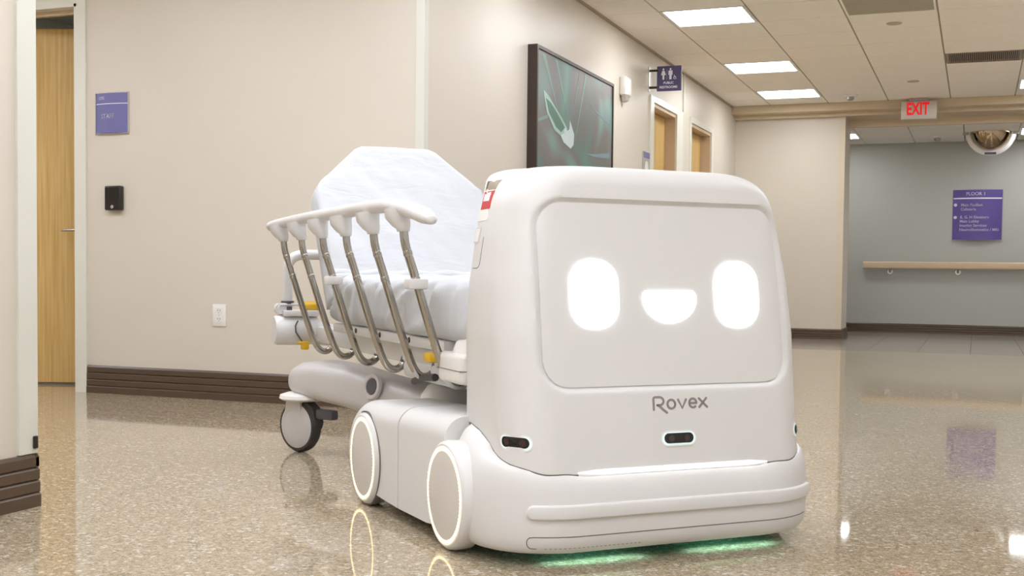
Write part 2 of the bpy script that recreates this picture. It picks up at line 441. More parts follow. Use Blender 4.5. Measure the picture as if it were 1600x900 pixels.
# ---------------------------------------------------------------- ceiling
GX0, GP, GY0, GQ = -2.1079, .6051, 8.13, .545
cs = MB().box((-8.2, -4.2, H + .03), (XR + .2, YP + .6, H + .1)); ceil = struct('ceiling', cs, 'gap')
LIGHTK = {(0, k) for k in (0, 4, 7, -4, -7, -9, -11, -14)} | {(4, k) for k in (4, 7, 0, -4, -8, -12, -15, -18, -21, 2, -2)} | {(2, k) for k in (-13, -15, -18, -21)} | {(0, k) for k in (-17, -20)}  # most unseen rows are added to brighten robot, walls and floor
SKIP = set(LIGHTK) | {(2, 0), (3, 4)}
tiles = {}
for i in range(-1, 7):
    for k in range(-23, 9):
        x0 = GX0 + GP * i; y0 = GY0 + GQ * k
        x1, y1 = x0 + GP, y0 + GQ
        if i == -1: x0 = XW
        if i == 6: x1 = XR
        if k == 8: y1 = YB
        if (i, k) in SKIP or x1 - x0 < .05 or y1 - y0 < .02: continue
        wx, wy = x1 - x0, y1 - y0
        key = (round(wx, 3), round(wy, 3))
        if key not in tiles:
            o = MB().box((.006, .0026, 0), (wx - .006, wy - .0026, .028)).build('ceiling_tile', 'ceil', ceil, smooth=0); tiles[key] = o.data
        else:
            o = bpy.data.objects.new('ceiling_tile', tiles[key]); COL.objects.link(o); o.parent = ceil
        o.location = (x0, y0, H)
for i in range(0, 8):
    x = GX0 + GP * i
    if x > XR: break
    MB().box((x - .008, -4, H + .006), (x + .008, YB, H + .03)).build('ceiling_grid_bar', 'grid', ceil, smooth=0)
MB().box((-8, YN, H), (XW, YL, H + .03)).build('ceiling_slab', 'ceil', ceil, smooth=0)
MB().box((XW, -4, H), (XR, GY0 + GQ * -22, H + .028)).build('ceiling_slab', 'ceil', ceil, smooth=0)
# wall angle along the corridor wall
MB().box((XW, YL, H - .014), (XW + .018, YB, H)).build('ceiling_wall_angle', 'grid', ceil, smooth=0)
# far corridor ceiling
c2 = tag(MB().box((-8.2, YB + .58, HF + .03), (6.2, YF + .2, HF + .08)).build('ceiling.001', 'gap', smooth=0), kind='structure')
fkeys = {}
FLX = [-.17 + .565 * i for i in range(-8, 9)]; FLY = [YB + .6, 14.03, 14.63, YF]
for i in range(len(FLX) - 1):
    for k in range(3):
        if (i, k) in ((5, 1), (9, 1)): continue
        o = MB().box((.005, .005, 0), (.565 - .005, FLY[k + 1] - FLY[k] - .005, .028))
        if k not in fkeys:
            q = o.build('ceiling_tile', 'ceil', c2, smooth=0); fkeys[k] = q.data
        else:
            q = bpy.data.objects.new('ceiling_tile', fkeys[k]); COL.objects.link(q); q.parent = c2
        q.location = (FLX[i], FLY[k], HF)

def ceiling_light(x0, y0, wx, wy, z, label, group=None, m='diffuser'):
    t = empty('ceiling_light', (x0 + wx / 2, y0 + wy / 2, z), 0, label, 'light', group)
    a, b = wx / 2 - .008, wy / 2 - .004
    mb = MB()
    for s in (-1, 1):
        mb.box((s * a, -b, -.004), (s * (a - .022), b, .022)); mb.box((-a + .022, s * b, -.004), (a - .022, s * (b - .014), .022))
    mb.build('light_frame', 'white_pl', t, smooth=0)
    MB().box((-a + .022, -b + .014, .004), (a - .022, b - .014, .02)).build('diffuser', m, t, smooth=0)
    return t
names = {(0, 0): 'square ceiling light nearest the camera in the left row', (0, 4): 'square ceiling light second along the left row, above the blade sign',
         (0, 7): 'square ceiling light last in the left row, beside the beam', (4, 4): 'square ceiling light cut by the right frame edge, beside the vent grille',
         (4, 7): 'square ceiling light at the right frame edge close to the beam'}
for i, k in sorted(LIGHTK):
    lb = names.get((i, k))
    if not lb:
        n_ = sum(1 for a, b in LIGHTK if a == i and (a, b) not in names and b >= k)
        lb = 'added square ceiling light out of frame, %s from the far end in the %s row' % (('first', 'second', 'third', 'fourth', 'fifth', 'sixth', 'seventh', 'eighth', 'ninth', 'tenth', 'eleventh')[n_ - 1], {0: 'left', 2: 'middle', 4: 'right'}[i])
    ceiling_light(GX0 + GP * i, GY0 + GQ * k, GP, GQ, H, lb, None if (i, k) in names else 'unseen lights added over the near corridor', 'diffuser' if k >= 0 else 'diffuser_cool')
ceiling_light(FLX[5], FLY[1] + .05, .565, .5, HF, 'bright ceiling light just right of the pier in the far corridor')
ceiling_light(FLX[9], FLY[1], .565, .6, HF, 'ceiling light right of the convex mirror in the far corridor')
ceiling_light(-3.4, 3.3, .6, .8, H - .024, 'long unseen ceiling light added in the side corridor nearest the gurney', m='diffuser_cool')  # side corridor lights are unseen, added to brighten the sign wall
ceiling_light(-4.9, 3.3, .6, .8, H - .024, 'long unseen ceiling light added in the side corridor near the door', m='diffuser_cool')
ceiling_light(-7.0, 3.5, .6, 1.2, H - .024, 'long unseen ceiling light added deep in the side corridor', m='diffuser_cool')

# grey return panel, vent grille, sprinkler covers, detectors
t = empty('return_panel', (GX0 + GP * 2.5, GY0 + GQ * .5, H), 0, 'grey perforated return air panel in the ceiling at the top edge', 'panel')
MB().box((-.29, -.265, 0), (.29, .265, .02)).build('panel_plate', 'panel_grey', t, smooth=0)
mb = MB()
for s in (-1, 1): mb.box((s * .296, -.27, -.004), (s * .282, .27, .02)); mb.box((-.29, s * .27, -.004), (.29, s * .256, .02))
mb.build('panel_rim', 'ceil', t, smooth=0)
t = empty('vent_grille', (.0095, 10.62, H), 0, 'long brown slotted vent grille in the ceiling right of the exit sign', 'vent')
MB().box((-.285, -.235, .012), (.285, .235, .02)).build('vent_back', 'dark', t, smooth=0)
mb = MB()
for s in (-1, 1): mb.box((s * .29, -.24, -.004), (s * .27, .24, .016)); mb.box((-.27, s * .24, -.004), (.27, s * .225, .016))
mb.build('vent_frame', 'vent', t, smooth=0)
sl = MB().box((-.0035, -.225, -.002), (.0035, .225, .012)).build('vent_slat', 'vent', t, smooth=0); sl.location.x = -.26
for q in range(1, 36):
    o = bpy.data.objects.new('vent_slat', sl.data); COL.objects.link(o); o.parent = t; o.location.x = -.26 + q * .0149
MB().box((-.295, GY0 + GQ * 4 - 10.62, 0), (.295, -.24, .02)).build('vent_surround', 'ceil', t, smooth=0)
for (x, y, lb) in ((-.599, 9.03, 'flat round sprinkler cover near the grey return panel'), (-.597, 11.75, 'flat round sprinkler cover just before the exit sign')):
    tag(MB().lathe([(0, -.006), (.05, -.006), (.055, 0)], (0, 0, 0), (0, 0, 1), 24).build('sprinkler_cover', 'spr', loc=(x, y, H)), lb, 'sprinkler cover')
def detector(x, y, z, lb, s=1.0):
    t = empty('smoke_detector', (x, y, z), 0, lb, 'detector')
    MB().lathe([(.072 * s, 0), (.072 * s, -.012), (.055 * s, -.022), (0, -.022)], (0, 0, 0), (0, 0, 1), 28).build('detector_base', 'white_pl', t)
    MB().lathe([(.036 * s, -.02), (.036 * s, -.045), (.026 * s, -.055), (0, -.055)], (0, 0, 0), (0, 0, 1), 24).build('sensing_chamber', 'pewter', t)
detector(-1.23, 12.45, H, 'round smoke detector on the ceiling beside the last left light')
detector(-.462, 14.6, HF, 'small smoke detector on the far corridor ceiling under the exit sign')

# ---------------------------------------------------------------- doorway in the sign wall
ceiling_light(-5.1, 6.3, .5, .5, 2.44, 'dim unseen ceiling light added inside the room behind the ajar door').children[1].data.materials[0] = M['dim']  # hidden lamp added to lift the dark room
d = empty('door_1', (JX1, YL, 0), 0, kind='structure')
CW = .062
mb = MB()
for s, x in ((1, JX1), (-1, JX0)):
    mb.box((x - JX1, -.014, 0), (x - JX1 + s * CW, .0, JZ + CW))
    mb.box((x - JX1, -.014, 0), (x - JX1 - s * .016, .134, JZ)); 
mb.box((JX0 - JX1, -.014, JZ), (0, 0, JZ + CW)); mb.box((JX0 - JX1, -.014, JZ - .016), (0, .134, JZ))
mb.build('door_frame', 'frame', d, smooth=0)
MB().box((JX0 - JX1 + .016, .05, JZ - .040), (-.016, .08, JZ - .016)).build('door_stop', 'frame_tan', d, smooth=0)
ang = math.radians(19)
leaf = MB().box((0, 0, .012), (.905, .044, 2.07), .003, 1).build('door_leaf', 'wood', d, smooth=0, loc=(JX0 - JX1 + .02, .085, 0))
leaf.rotation_euler = (0, 0, ang)
hx = .655
mb = MB(); mb.lathe([(0, .012), (.026, .012), (.028, 0)], (hx + .05, 0, .905), (0, -1, 0), 24)
mb.tube([(hx + .05, -.008, .905), (hx + .05, -.05, .905), (hx + .03, -.056, .905), (hx - .055, -.056, .903)], .0085, 10)
mb.build('lever_handle', 'steel', leaf)
# doors along the corridor
for n, (a, b) in ((2, D1), (3, D2)):
    d = empty('door_%d' % n, (XW, a, 0), 0, kind='structure')
    L = b - a
    MB().box((-.129, .0, .01), (-.095, L, DZ - .035)).build('door_leaf', 'wood', d, smooth=0)
    mb = MB(); mb.box((-.129, 0, 0), (.0, .012, DZ)); mb.box((-.129, L - .012, 0), (0, L, DZ)); mb.box((-.129, .012, DZ - .03), (0, L - .012, DZ))
    mb.build('door_reveal', 'frame_tan', d, smooth=0)
    mb = MB()
    e1 = .11 if n == 2 else .05
    e2 = .24 if n == 2 else .10
    et = .05
    mb.box((0, -e1, 0), (.014, 0, DZ + et)); mb.box((0, L, 0), (.014, L + e2, DZ + et)); mb.box((0, 0, DZ), (.014, L, DZ + et))
    mb.build('door_frame', 'frame', d, smooth=0)
    MB().tube([(-.1, L - .1, .95), (-.05, L - .1, .95), (-.045, L - .2, .95)], .009, 8).build('lever_handle', 'steel', d)

# ================================================================== WALL THINGS
def bowed(mb, hw, hh, bow, t, n=14):        # a panel bowed outwards; local x across, -y out, z up
    F = [[(hw * (2 * i / n - 1), -bow * (1 - (2 * i / n - 1) ** 2) - t, z) for z in (-hh, hh)] for i in range(n + 1)]
    mb.grid(F)
    B = [[(x, 0, z) for (x, y, z) in row] for row in F]
    mb.grid(B)
    for z in (0, 1): mb.grid([[F[i][z] for i in range(n + 1)], [B[i][z] for i in range(n + 1)]])
    for i in (0, n): mb.ngon([F[i][0], F[i][1], B[i][1], B[i][0]])
def bow_y(x, hw, bow, t): return -bow * (1 - (x / hw) ** 2) - t - .0008
def bow_text(o, hw, bow, t):
    for v in o.data.vertices: v.co.y = bow_y(v.co.x, hw, bow, t) - .0004
    return o
flatm = lambda x, z: frame_m((x, 0, z), (1, 0, 0), (0, 0, 1))
# room sign
t = empty('room_sign', (-4.387, YL, 1.5255), 0, 'small blue room sign with white lettering beside the wood door', 'sign')
mb = MB(); bowed(mb, .107, .1075, .016, .004); mb.build('sign_plate', 'signblue', t)
mb = MB(); mb.box((-.111, -.010, -.112), (.111, 0, -.1075)); mb.box((-.111, -.010, .1075), (.111, 0, .112)); mb.box((.107, -.008, -.1075), (.112, 0, .1075)); mb.box((-.112, -.008, -.1075), (-.107, 0, .1075)); mb.build('sign_edge', 'silver', t, smooth=0)
mb = MB(); mb.grid([[(x, bow_y(x, .107, .016, .004), z) for z in (.048, .052)] for x in np.linspace(-.105, .105, 15)]); mb.build('sign_rule', 'signtext', t, smooth=0)
bow_text(text('sign_lettering', '1090', .026, flatm(-.066, .080), 'signtext', t, bold=.0006), .107, .016, .004)
bow_text(text('sign_lettering', 'STAFF', .034, flatm(-.018, -.018), 'signtext', t, bold=.0006), .107, .016, .004)
# card reader
t = empty('card_reader', (-4.3645, YL, 1.066), 0, 'black card reader on the wall under the blue room sign', 'card reader')
MB().box((-.053, -.034, -.066), (.053, 0, .066), .008, 3).build('reader_case', 'black_pl', t)
MB().lathe([(0, .003), (.008, .003), (.010, 0)], (.0, -.034, -.048), (0, -1, 0), 16).build('indicator_lens', 'silver', t)
MB().box((-.045, -.0355, -.02), (.045, -.034, .055), .001, 1).build('reader_face', 'black_gloss', t, smooth=0)
# outlet
t = empty('wall_outlet', (-3.695, YL, .446), 0, 'white double wall outlet low on the beige wall behind the gurney', 'outlet')
MB().box((-.042, -.006, -.058), (.042, 0, .058), .003, 2).build('cover_plate', 'white_pl', t)
for z in (-.022, .022):
    rc = MB().prism(rrect(.018, .0165, .010, 5), -.006, -.0085, lambda p, dd: (p[0], dd, p[1] + z)).build('receptacle', 'white_pl', t)
    mb = MB()
    for x in (-.007, .007): mb.box((x - .0013, -.0092, z - .001), (x + .0013, -.0084, z + .008))
    mb.box((-.002, -.0092, z - .010), (.002, -.0084, z - .006)); mb.build('slot', 'seam', rc, smooth=0)
MB().lathe([(0, .0075), (.003, .0075), (.0035, .006)], (0, 0, 0), (0, -1, 0), 10).build('screw', 'silver', t)

# framed art on the corridor wall; local y along the wall, x out of it
t = empty('framed_picture', (XW, 7.47, 1.475), 0, 'large dark framed picture of a pale leaf with a dew drop', 'picture')
AY, AZ = .80, .57
mb = MB()
for s in (-1, 1):
    mb.box((0, s * AY, -AZ), (.062, s * (AY - .02), AZ)); mb.box((0, -AY + .02, s * AZ), (.062, AY - .02, s * (AZ - .02)))
mb.build('picture_frame', 'artframe', t, smooth=0)
MB().box((0.002, -AY + .02, -AZ + .02), (.054, AY - .02, AZ - .02)).build('canvas', 'canvas', t, smooth=0)
def art(poly, m, name, h):
    mb = MB(); mb.prism([(y - 7.47, z - 1.475) for y, z in poly], .0535, .0535 + h, lambda p, dd: (dd, p[0], p[1])); mb.build(name, m, t, smooth=0)
def streak(a, b, w0, w1, m, h):
    art([(a[0] - w0, a[1]), (a[0] + w0, a[1]), (b[0] + w1, b[1]), (b[0] - w1, b[1])], m, 'print_streak', h)
streak((6.80, 2.01), (7.07, 1.70), .035, .006, 'vein', .0010)
streak((7.03, 2.01), (7.25, 1.70), .022, .006, 'vein', .0011)
streak((7.63, 2.01), (7.42, 1.55), .020, .004, 'vein', .0012)
streak((7.50, 2.01), (7.36, 1.70), .010, .004, 'vein', .0013)
art([(7.72, 1.825), (7.9, 1.800), (8.2, 1.77), (8.2, 1.74), (7.9, 1.785)], 'vein2', 'print_streak', .0014)
art([(7.66, 1.49), (7.85, 1.505), (8.2, 1.545), (8.2, 1.505), (7.85, 1.485)], 'vein2', 'print_streak', .0015)
art([(6.71, 1.61), (6.89, 1.655), (6.89, 1.635), (6.71, 1.59)], 'vein', 'print_streak', .0016)
art([(6.798, 1.794), (6.865, 1.666), (7.01, 1.574), (7.146, 1.55), (7.185, 1.518), (7.257, 1.611), (7.154, 1.663), (7.004, 1.724), (6.884, 1.774)], 'leaf_pale', 'leaf_print', .0018)
art([(7.13, 1.555), (7.185, 1.518), (7.327, 1.49), (7.385, 1.521), (7.395, 1.589), (7.307, 1.672), (7.295, 1.61), (7.22, 1.585)], 'leaf_white', 'leaf_print', .0019)
art([(6.845, 1.750), (6.900, 1.672), (7.033, 1.597), (7.14, 1.575), (7.206, 1.613), (7.079, 1.674), (6.932, 1.734)], 'leaf_deep', 'leaf_print', .0022)
art([(7.22 + .03 * math.cos(a), 1.588 + .022 * math.sin(a)) for a in np.linspace(0, 2 * PI, 14)[:-1]], 'leaf_white', 'dew_drop_print', .0026)

# white strobe device on the wall
t = empty('wall_alarm', (XW, 8.69, 2.085), 0, 'white alarm box on the wall between the picture and the blade sign', 'alarm')
MB().box((0, -.085, -.065), (.05, .085, .075), .012, 2).build('alarm_case', 'white_pl', t)
MB().lathe([(0, .055), (.03, .045), (.04, .0)], (.025, -.02, -.06), (0, 0, -1), 20).build('alarm_lens', 'silver', t)

# blade restroom sign sticking out of the wall
t = empty('blade_sign', (XW, 9.46, 2.265), 0, 'plum blade sign with restroom figures jutting from the corridor wall', 'sign')
MB().box((.068, -.006, -.1), (.27, .006, .1), .002, 1).build('sign_plate', 'signdark', t, smooth=0)
MB().box((0, -.02, -.1), (.006, .02, .1)).build('wall_plate', 'silver', t, smooth=0)
for z in (-.068, .068): MB().box((.004, -.008, z - .009), (.075, .008, z + .009), .002, 1).build('bracket', 'black_pl', t, smooth=0)
MB().box((.03, -.003, -.055), (.066, .003, .055)).build('spacer_plate', 'white_pl', t, smooth=0)
fy = -.0068
def fig(cx, woman):
    mb = MB(); f = lambda p, dd: (cx + p[0], fy + dd, p[1])
    mb.prism([(.0075 * math.cos(a), .074 + .0085 * math.sin(a)) for a in np.linspace(0, 2 * PI, 12)[:-1]], -.0006, .0008, f)
    if woman: mb.prism([(-.009, .063), (.009, .063), (.020, .028), (.008, .028), (.007, -.008), (-.007, -.008), (-.008, .028), (-.020, .028)], -.0006, .0008, f)
    else: mb.prism([(-.016, .063), (.016, .063), (.017, .028), (.010, .028), (.009, -.008), (-.009, -.008), (-.010, .028), (-.017, .028)], -.0006, .0008, f)
    mb.build('figure_icon', 'signtext', t, smooth=0)
fig(.122, True); fig(.180, False)
MB().box((.149, fy - .0006, -.008), (.152, fy + .0008, .075)).build('divider_icon', 'pewter', t, smooth=0)
mb = MB(); ribbon(mb, [(.216 + .010 * math.cos(a), .004 + .010 * math.sin(a)) for a in np.linspace(.6, 5.2, 12)], .004, lambda x, y, h: (x, fy - h, y), .0006)
ribbon(mb, [(.212, .026), (.212, .010), (.222, .010), (.227, -.004)], .004, lambda x, y, h: (x, fy - h, y), .0006); mb.build('wheelchair_icon', 'signtext', t, smooth=0)
text('sign_lettering', 'PUBLIC', .026, frame_m((.165, fy, -.036), (1, 0, 0), (0, 0, 1)), 'signtext', t, bold=.0006)
text('sign_lettering', 'RESTROOMS', .026, frame_m((.165, fy, -.07), (1, 0, 0), (0, 0, 1)), 'signtext', t, bold=.0006)

# door sign beside the first corridor door
t = empty('door_sign', (XW, 9.385, 1.60), 0, 'little sign with a plum top beside the first corridor door', 'sign')
MB().box((0, -.095, -.13), (.012, .095, .07)).build('sign_plate', 'silver', t, smooth=0)
MB().box((.012, -.09, .02), (.014, .09, .068)).build('sign_header', 'signblue', t, smooth=0)
MB().lathe([(0, .003), (.05, .003), (.052, 0)], (.012, 0, -.055), (1, 0, 0), 20).build('sign_emblem', 'white_pl', t)

# exit sign
t = empty('exit_sign', (-.5915, YB - .07, 2.39), 0, 'metal exit sign with red letters hanging at the corridor end', 'exit sign')
MB().box((-.173, -.022, -.095), (.173, .022, .085), .006, 2).build('sign_case', 'exitface', t)
MB().box((-.09, -.03, .085), (.09, .03, H - 2.39), .004, 1).build('canopy', 'pewter', t, smooth=0)
text('exit_lettering', 'EXIT', .172, frame_m((-.012, -.0226, .003), (1, 0, 0), (0, 0, 1)), 'exitred', t, ext=.001, sx=.62, bold=.0055)

# directory sign on the far wall
t = empty('directory_sign', (-.012, YF, 1.43), 0, 'violet directory sign with white lines on the grey far wall', 'sign')
mb = MB(); bowed(mb, .275, .297, .05, .006); mb.build('sign_plate', 'signviolet', t)
mb = MB(); mb.box((-.285, -.02, -.306), (.285, 0, -.297)); mb.box((.275, -.014, -.297), (.285, 0, .297)); mb.build('sign_edge', 'pewter', t, smooth=0)
mb = MB(); mb.grid([[(x, bow_y(x, .275, .05, .006), z) for z in (.188, .203)] for x in np.linspace(-.27, .27, 21)]); mb.build('sign_rule', 'signtext', t, smooth=0)
def dl(s, x, z, size, al='LEFT'): bow_text(text('sign_lettering', s, size, flatm(x, z), 'signtext', t, align=al, bold=.0008), .275, .05, .006)
dl('FLOOR 1', -.02, .247, .055, 'CENTER')
dl('Main Pavilion', -.185, .115, .046); dl('Cafeteria', -.185, .065, .046)
dl('E, G, H Elevators', -.190, -.03, .046); dl('Main Lobby', -.195, -.078, .046); dl('Imaging Services', -.195, -.128, .046); dl('Neurodiagnostics / MRI', -.197, -.178, .046)
for z in (.118, -.03):
    mb = MB(); mb.prism([(-.245 + .019 * math.cos(a), z + .019 * math.sin(a)) for a in np.linspace(0, 2 * PI, 15)[:-1]], -.0, .0, lambda p, dd: (p[0], bow_y(p[0], .275, .05, .006), p[1])); mb.build('sign_bullet', 'signtext', t, smooth=0, fix=False)

# handrail on the far wall
t = empty('handrail', (0, YF, .81), 0, 'pale handrail running along the grey far wall', 'handrail')
mb = MB(); A = rrect(.022, .045, .018, 5)
mb.prism(A, -1.30, 5.8, lambda p, dd: (dd, -.075 + p[0], p[1] + .012)); mb.build('rail', 'deskwood', t)
MB().box((-1.3, -.058, -.032), (5.8, -.03, -.004)).build('rail_back', 'vent', t, smooth=0)
for k in range(-1, 8):
    x = -.986 + .777 * k
    if x < -1.3: continue
    mb = MB(); mb.tube([(x, -.004, -.065), (x, -.06, -.065), (x, -.075, -.03)], .013, 8); mb.lathe([(0, .012), (.034, .012), (.038, 0)], (x, 0, -.065), (0, -1, 0), 16); mb.build('rail_bracket', 'steel', t)

# convex dome mirror hung from the far ceiling
t = empty('dome_mirror', (.107, 14.30, HF), 0, 'half dome convex mirror with a grey rim hanging from the far ceiling', 'mirror')
R0 = .205
P = [[(R0 * math.cos(a) , -.20 * math.sin(b) * abs(math.sin(a)) if False else -.16 * math.sin(b) * math.sin(a) ** .8 if math.sin(a) > 0 else 0, -R0 * math.cos(b) * max(math.sin(a), 0)) for b in np.linspace(0, PI / 2, 13)] for a in np.linspace(0, PI, 25)]
mb = MB(); mb.grid(P); mb.build('mirror_dome', 'mirror', t, smooth=180)
prof = []
mb = MB(); rows = []
for a in np.linspace(0, PI, 33):
    c, s_ = math.cos(a), math.sin(a)
    rows.append([(rr * c, yy, -rr * s_) for rr, yy in ((.205, -.012), (.222, -.022), (.262, -.006), (.262, .004), (.205, .004))])
mb.grid(rows, cv=True); mb.ngon(rows[0]); mb.ngon(rows[-1]); mb.build('mirror_rim', 'white_pl', t)
MB().box((-.06, -.024, -.252), (.06, -.017, -.228)).build('rim_label', 'signdark', t, smooth=0)
MB().box((-.29, -.02, -.03), (.29, .03, 0)).build('mount_bar', 'pewter', t, smooth=0)

# ================================================================== ROBOT  (local x = across, -y = forward, z up)
RO = empty('hospital_robot', (-.673, 2.824, 0), PI / 4, 'white hospital tug robot with a smiling light face', 'robot')
L = lambda u_, v_, z_: (u_, -v_, z_)
ZT, RS = .952, .10
WZ = ([.18, .42, .54, .67, .77, .85, .96], [.419, .421, .424, .416, .402, .388, .366])
HRF, HRB = .11, .045
VB = -.352
def hw(z):
    w_ = float(np.interp(z, *WZ))
    if z > ZT - RS: w_ -= RS - math.sqrt(max(RS ** 2 - (z - (ZT - RS)) ** 2, 0))
    return w_
def hw_rear(z, r_=.035):                           # the rear edge of the hood is rounded over more tightly
    return float(np.interp(z, *WZ)) - (r_ - math.sqrt(max(r_ ** 2 - max(z - (ZT - r_), 0) ** 2, 0)))
def hw_side(z, v_):
    t_ = min(max((vf(z) - HRF - v_) / .10, 0), 1); t_ = t_ * t_ * (3 - 2 * t_)
    return hw(z) * (1 - t_) + hw_rear(z) * t_
def inset(z, r_=.05):
    return r_ - math.sqrt(max(r_ ** 2 - max(z - (ZT - r_), 0) ** 2, 0))
def vf(z): return -.13 * (z - .22) - inset(z)
def vb(z): return VB + inset(z, .04)
def head_pt(s, z, off=0.0):
    """point on the head shell at signed arc length s from the front centre; off = outwards"""
    sg = 1 if s >= 0 else -1; s = abs(s); w_ = hw(z); a = w_ - HRF; fr = vf(z); q = HRF * PI / 2
    if s <= a: p = (s, fr); n = (0, 1)
    elif s <= a + q:
        th = (s - a) / HRF; p = (a + HRF * math.sin(th), fr - HRF + HRF * math.cos(th)); n = (math.sin(th), math.cos(th))
    else: p = (w_, fr - HRF - (s - a - q)); n = (1, 0)
    return L(sg * (p[0] + n[0] * off), p[1] + n[1] * off, z)
PU, PZ0, PZ1, PR = .352, .412, .866, .075         # face panel
PC, PH, PX = (PZ0 + PZ1) / 2, (PZ1 - PZ0) / 2, .006
def sd_panel(x, z):
    dx, dz = abs(x - PX) - (PU - PR), abs(z - PC) - (PH - PR)
    return math.hypot(max(dx, 0), max(dz, 0)) + min(max(dx, dz), 0) - PR
def recess(x, z):
    t_ = min(max((-sd_panel(x, z) + .006) / .013, 0), 1); return .013 * t_ * t_ * (3 - 2 * t_)
rings = []
zs = list(np.arange(.20, .85, .0055)) + list(ZT - RS + RS * np.sin(np.linspace(0, PI / 2, 26)))
zs = sorted(set([round(float(z), 5) for z in zs if z <= ZT]))
for z in zs:
    w_ = hw(z); a = w_ - HRF; q = HRF * PI / 2; row = []
    for s in list(np.linspace(-(a + q), -a, 22)[:-1]) + list(np.linspace(-a, a, 130)) + list(np.linspace(a, a + q, 22)[1:]):
        p = head_pt(float(s), z); dpt = recess(p[0], z)
        if dpt > 0: p = head_pt(float(s), z, -dpt)
        row.append(p)
    bk = vb(z); fr = vf(z) - HRF
    side = [(hw_side(z, fr + (bk + HRB - fr) * t_), fr + (bk + HRB - fr) * t_) for t_ in np.linspace(0, 1, 12)[1:]]; w_ = side[-1][0]
    side += [(w_ - HRB + HRB * math.cos(t_), bk + HRB - HRB * math.sin(t_)) for t_ in np.linspace(0, PI / 2, 8)[1:]]
    back = [(x, bk) for x in np.linspace(w_ - HRB, -(w_ - HRB), 20)[1:-1]]
    row += [L(x, v_, z) for x, v_ in side + back] + [L(-x, v_, z) for x, v_ in side[::-1]]
    rings.append(row)
mb = MB(); mb.grid(rings, cv=True); mb.ngon(rings[0]); mb.ngon(rings[-1])
head = mb.build('head_shell', 'robot', RO, smooth=50)

def on_head(x, z, off):                            # x,z in the front plane -> wrapped on the shell
    a = hw(z) - HRF
    s = x if abs(x) <= a else math.copysign(a + HRF * math.asin(min((abs(x) - a) / HRF, .999)), x)
    return head_pt(s, z, off)
def plate(outline, off0, off1, steps, name, m, parent, f):
    cx = sum(p[0] for p in outline) / len(outline); cz = sum(p[1] for p in outline) / len(outline)
    mb = MB(); rows = []
    for k in range(steps + 1):
        t_ = 1 - (k / steps) ** 1.0 * .985
        rows.append([f(cx + (p[0] - cx) * t_, cz + (p[1] - cz) * t_, off1) for p in outline])
    mb.grid([[f(p[0], p[1], off0) for p in outline]] + rows, cv=True); mb.ngon(rows[-1])
    return mb.build(name, m, parent, smooth=50)
def rr_dense(hw_, hh_, r_, cx, cy, n=10, m_=14):
    base = rrect(hw_, hh_, r_, n, cx, cy); out = []
    for i, p in enumerate(base):
        q = base[(i + 1) % len(base)]; dd = math.hypot(q[0] - p[0], q[1] - p[1]); k = max(1, int(dd / .03))
        out += [(p[0] + (q[0] - p[0]) * j / k, p[1] + (q[1] - p[1]) * j / k) for j in range(k)]
    return out
face = plate(rr_dense(PU - .007, PH - .007, PR - .007, PX, PC), -.015, -.0085, 26, 'face_panel', 'robot_panel', RO, on_head)
for cx in (-.194, .212):
    plate(rr_dense(.066, .083, .056, cx, .640), -.009, -.0060, 4, 'eye_light', 'eye', face, on_head)
sm = []
for a in np.linspace(0, -PI, 25): sm.append((.015 + .077 * math.cos(a), .632 + .062 * math.sin(a)))
sm += [(.015 - .077 + .004, .643), (.015 - .066, .648), (.015 + .066, .648), (.015 + .077 - .004, .643)]
plate(sm, -.009, -.0060, 4, 'smile_light', 'eye', face, on_head)

# lettering on the front, drawn as strokes
mb = MB()
fx = lambda X, Y_: (-.056 + (X - 315) * .155 / 685 + .003, .3735 + (253 - (Y_ + (X - 660) * .03)) * 1.93e-4)
sf = lambda x, z, h_: on_head(x, z, -.0003 + h_)
W_ = .0056
def arc(cx, cy, rx, ry, a0, a1, n=18): return [(cx + rx * math.cos(a), cy + ry * math.sin(a)) for a in np.linspace(a0, a1, n)]
strokes = [[(328, 332), (328, 195)] + [(333, 180), (345, 176)] + [(395, 174)] + arc(402, 224, 50, 50, -PI / 2, PI / 2, 12) + [(372, 274)],
           [(372, 274), (402, 288), (445, 330), (490, 368)],
           arc(548, 262, 48, 55, 0, 2 * PI, 24),
           [(635, 206), (684, 312), (734, 204)],
           [(776, 252), (866, 250)] + arc(820, 250, 46, 56, 0, -1.72 * PI, 22),
           [(898, 192), (1000, 300)], [(992, 188), (900, 302)]]
for st in strokes: ribbon(mb, [fx(*q) for q in st], W_, sf, .0012)
mb.build('logo_lettering', 'logo', head, smooth=0)

# corner sensors
def pill(cx, cz, hw_, hh_, m, name, parent, off0, off1, f): return plate(rr_dense(hw_, hh_, hh_ * .98, cx, cz, 8), off0, off1, 3, name, m, parent, f)
s_corner = -(hw(.29) - HRF + HRF * math.radians(56))
for cs, cz, W0 in ((.0155, .2895, .043), (s_corner, .291, .040), (-s_corner, .291, .040)):
    f = (lambda x, z, off, c=cs: head_pt(c + x, z, off))
    g = pill(0, cz, W0 + .006, .0185, 'white_pl', 'sensor_bezel', RO, -.001, .0016, f)
    tag(pill(0, cz, W0 + .0035, .0155, 'tealglow', 'sensor_light', g, 0, .0021, f), 'pale teal light ring around the sensor')
    k = pill(0, cz + .001, W0 - .002, .0122, 'black_gloss', 'sensor_housing', g, 0, .0032, f)
    for dx in (-.022, .022):
        plate([(dx + .0085 * math.cos(a), cz + .001 + .0085 * math.sin(a)) for a in np.linspace(0, 2 * PI, 17)[:-1]], .003, .0042, 2, 'lens', 'lens', g, f)

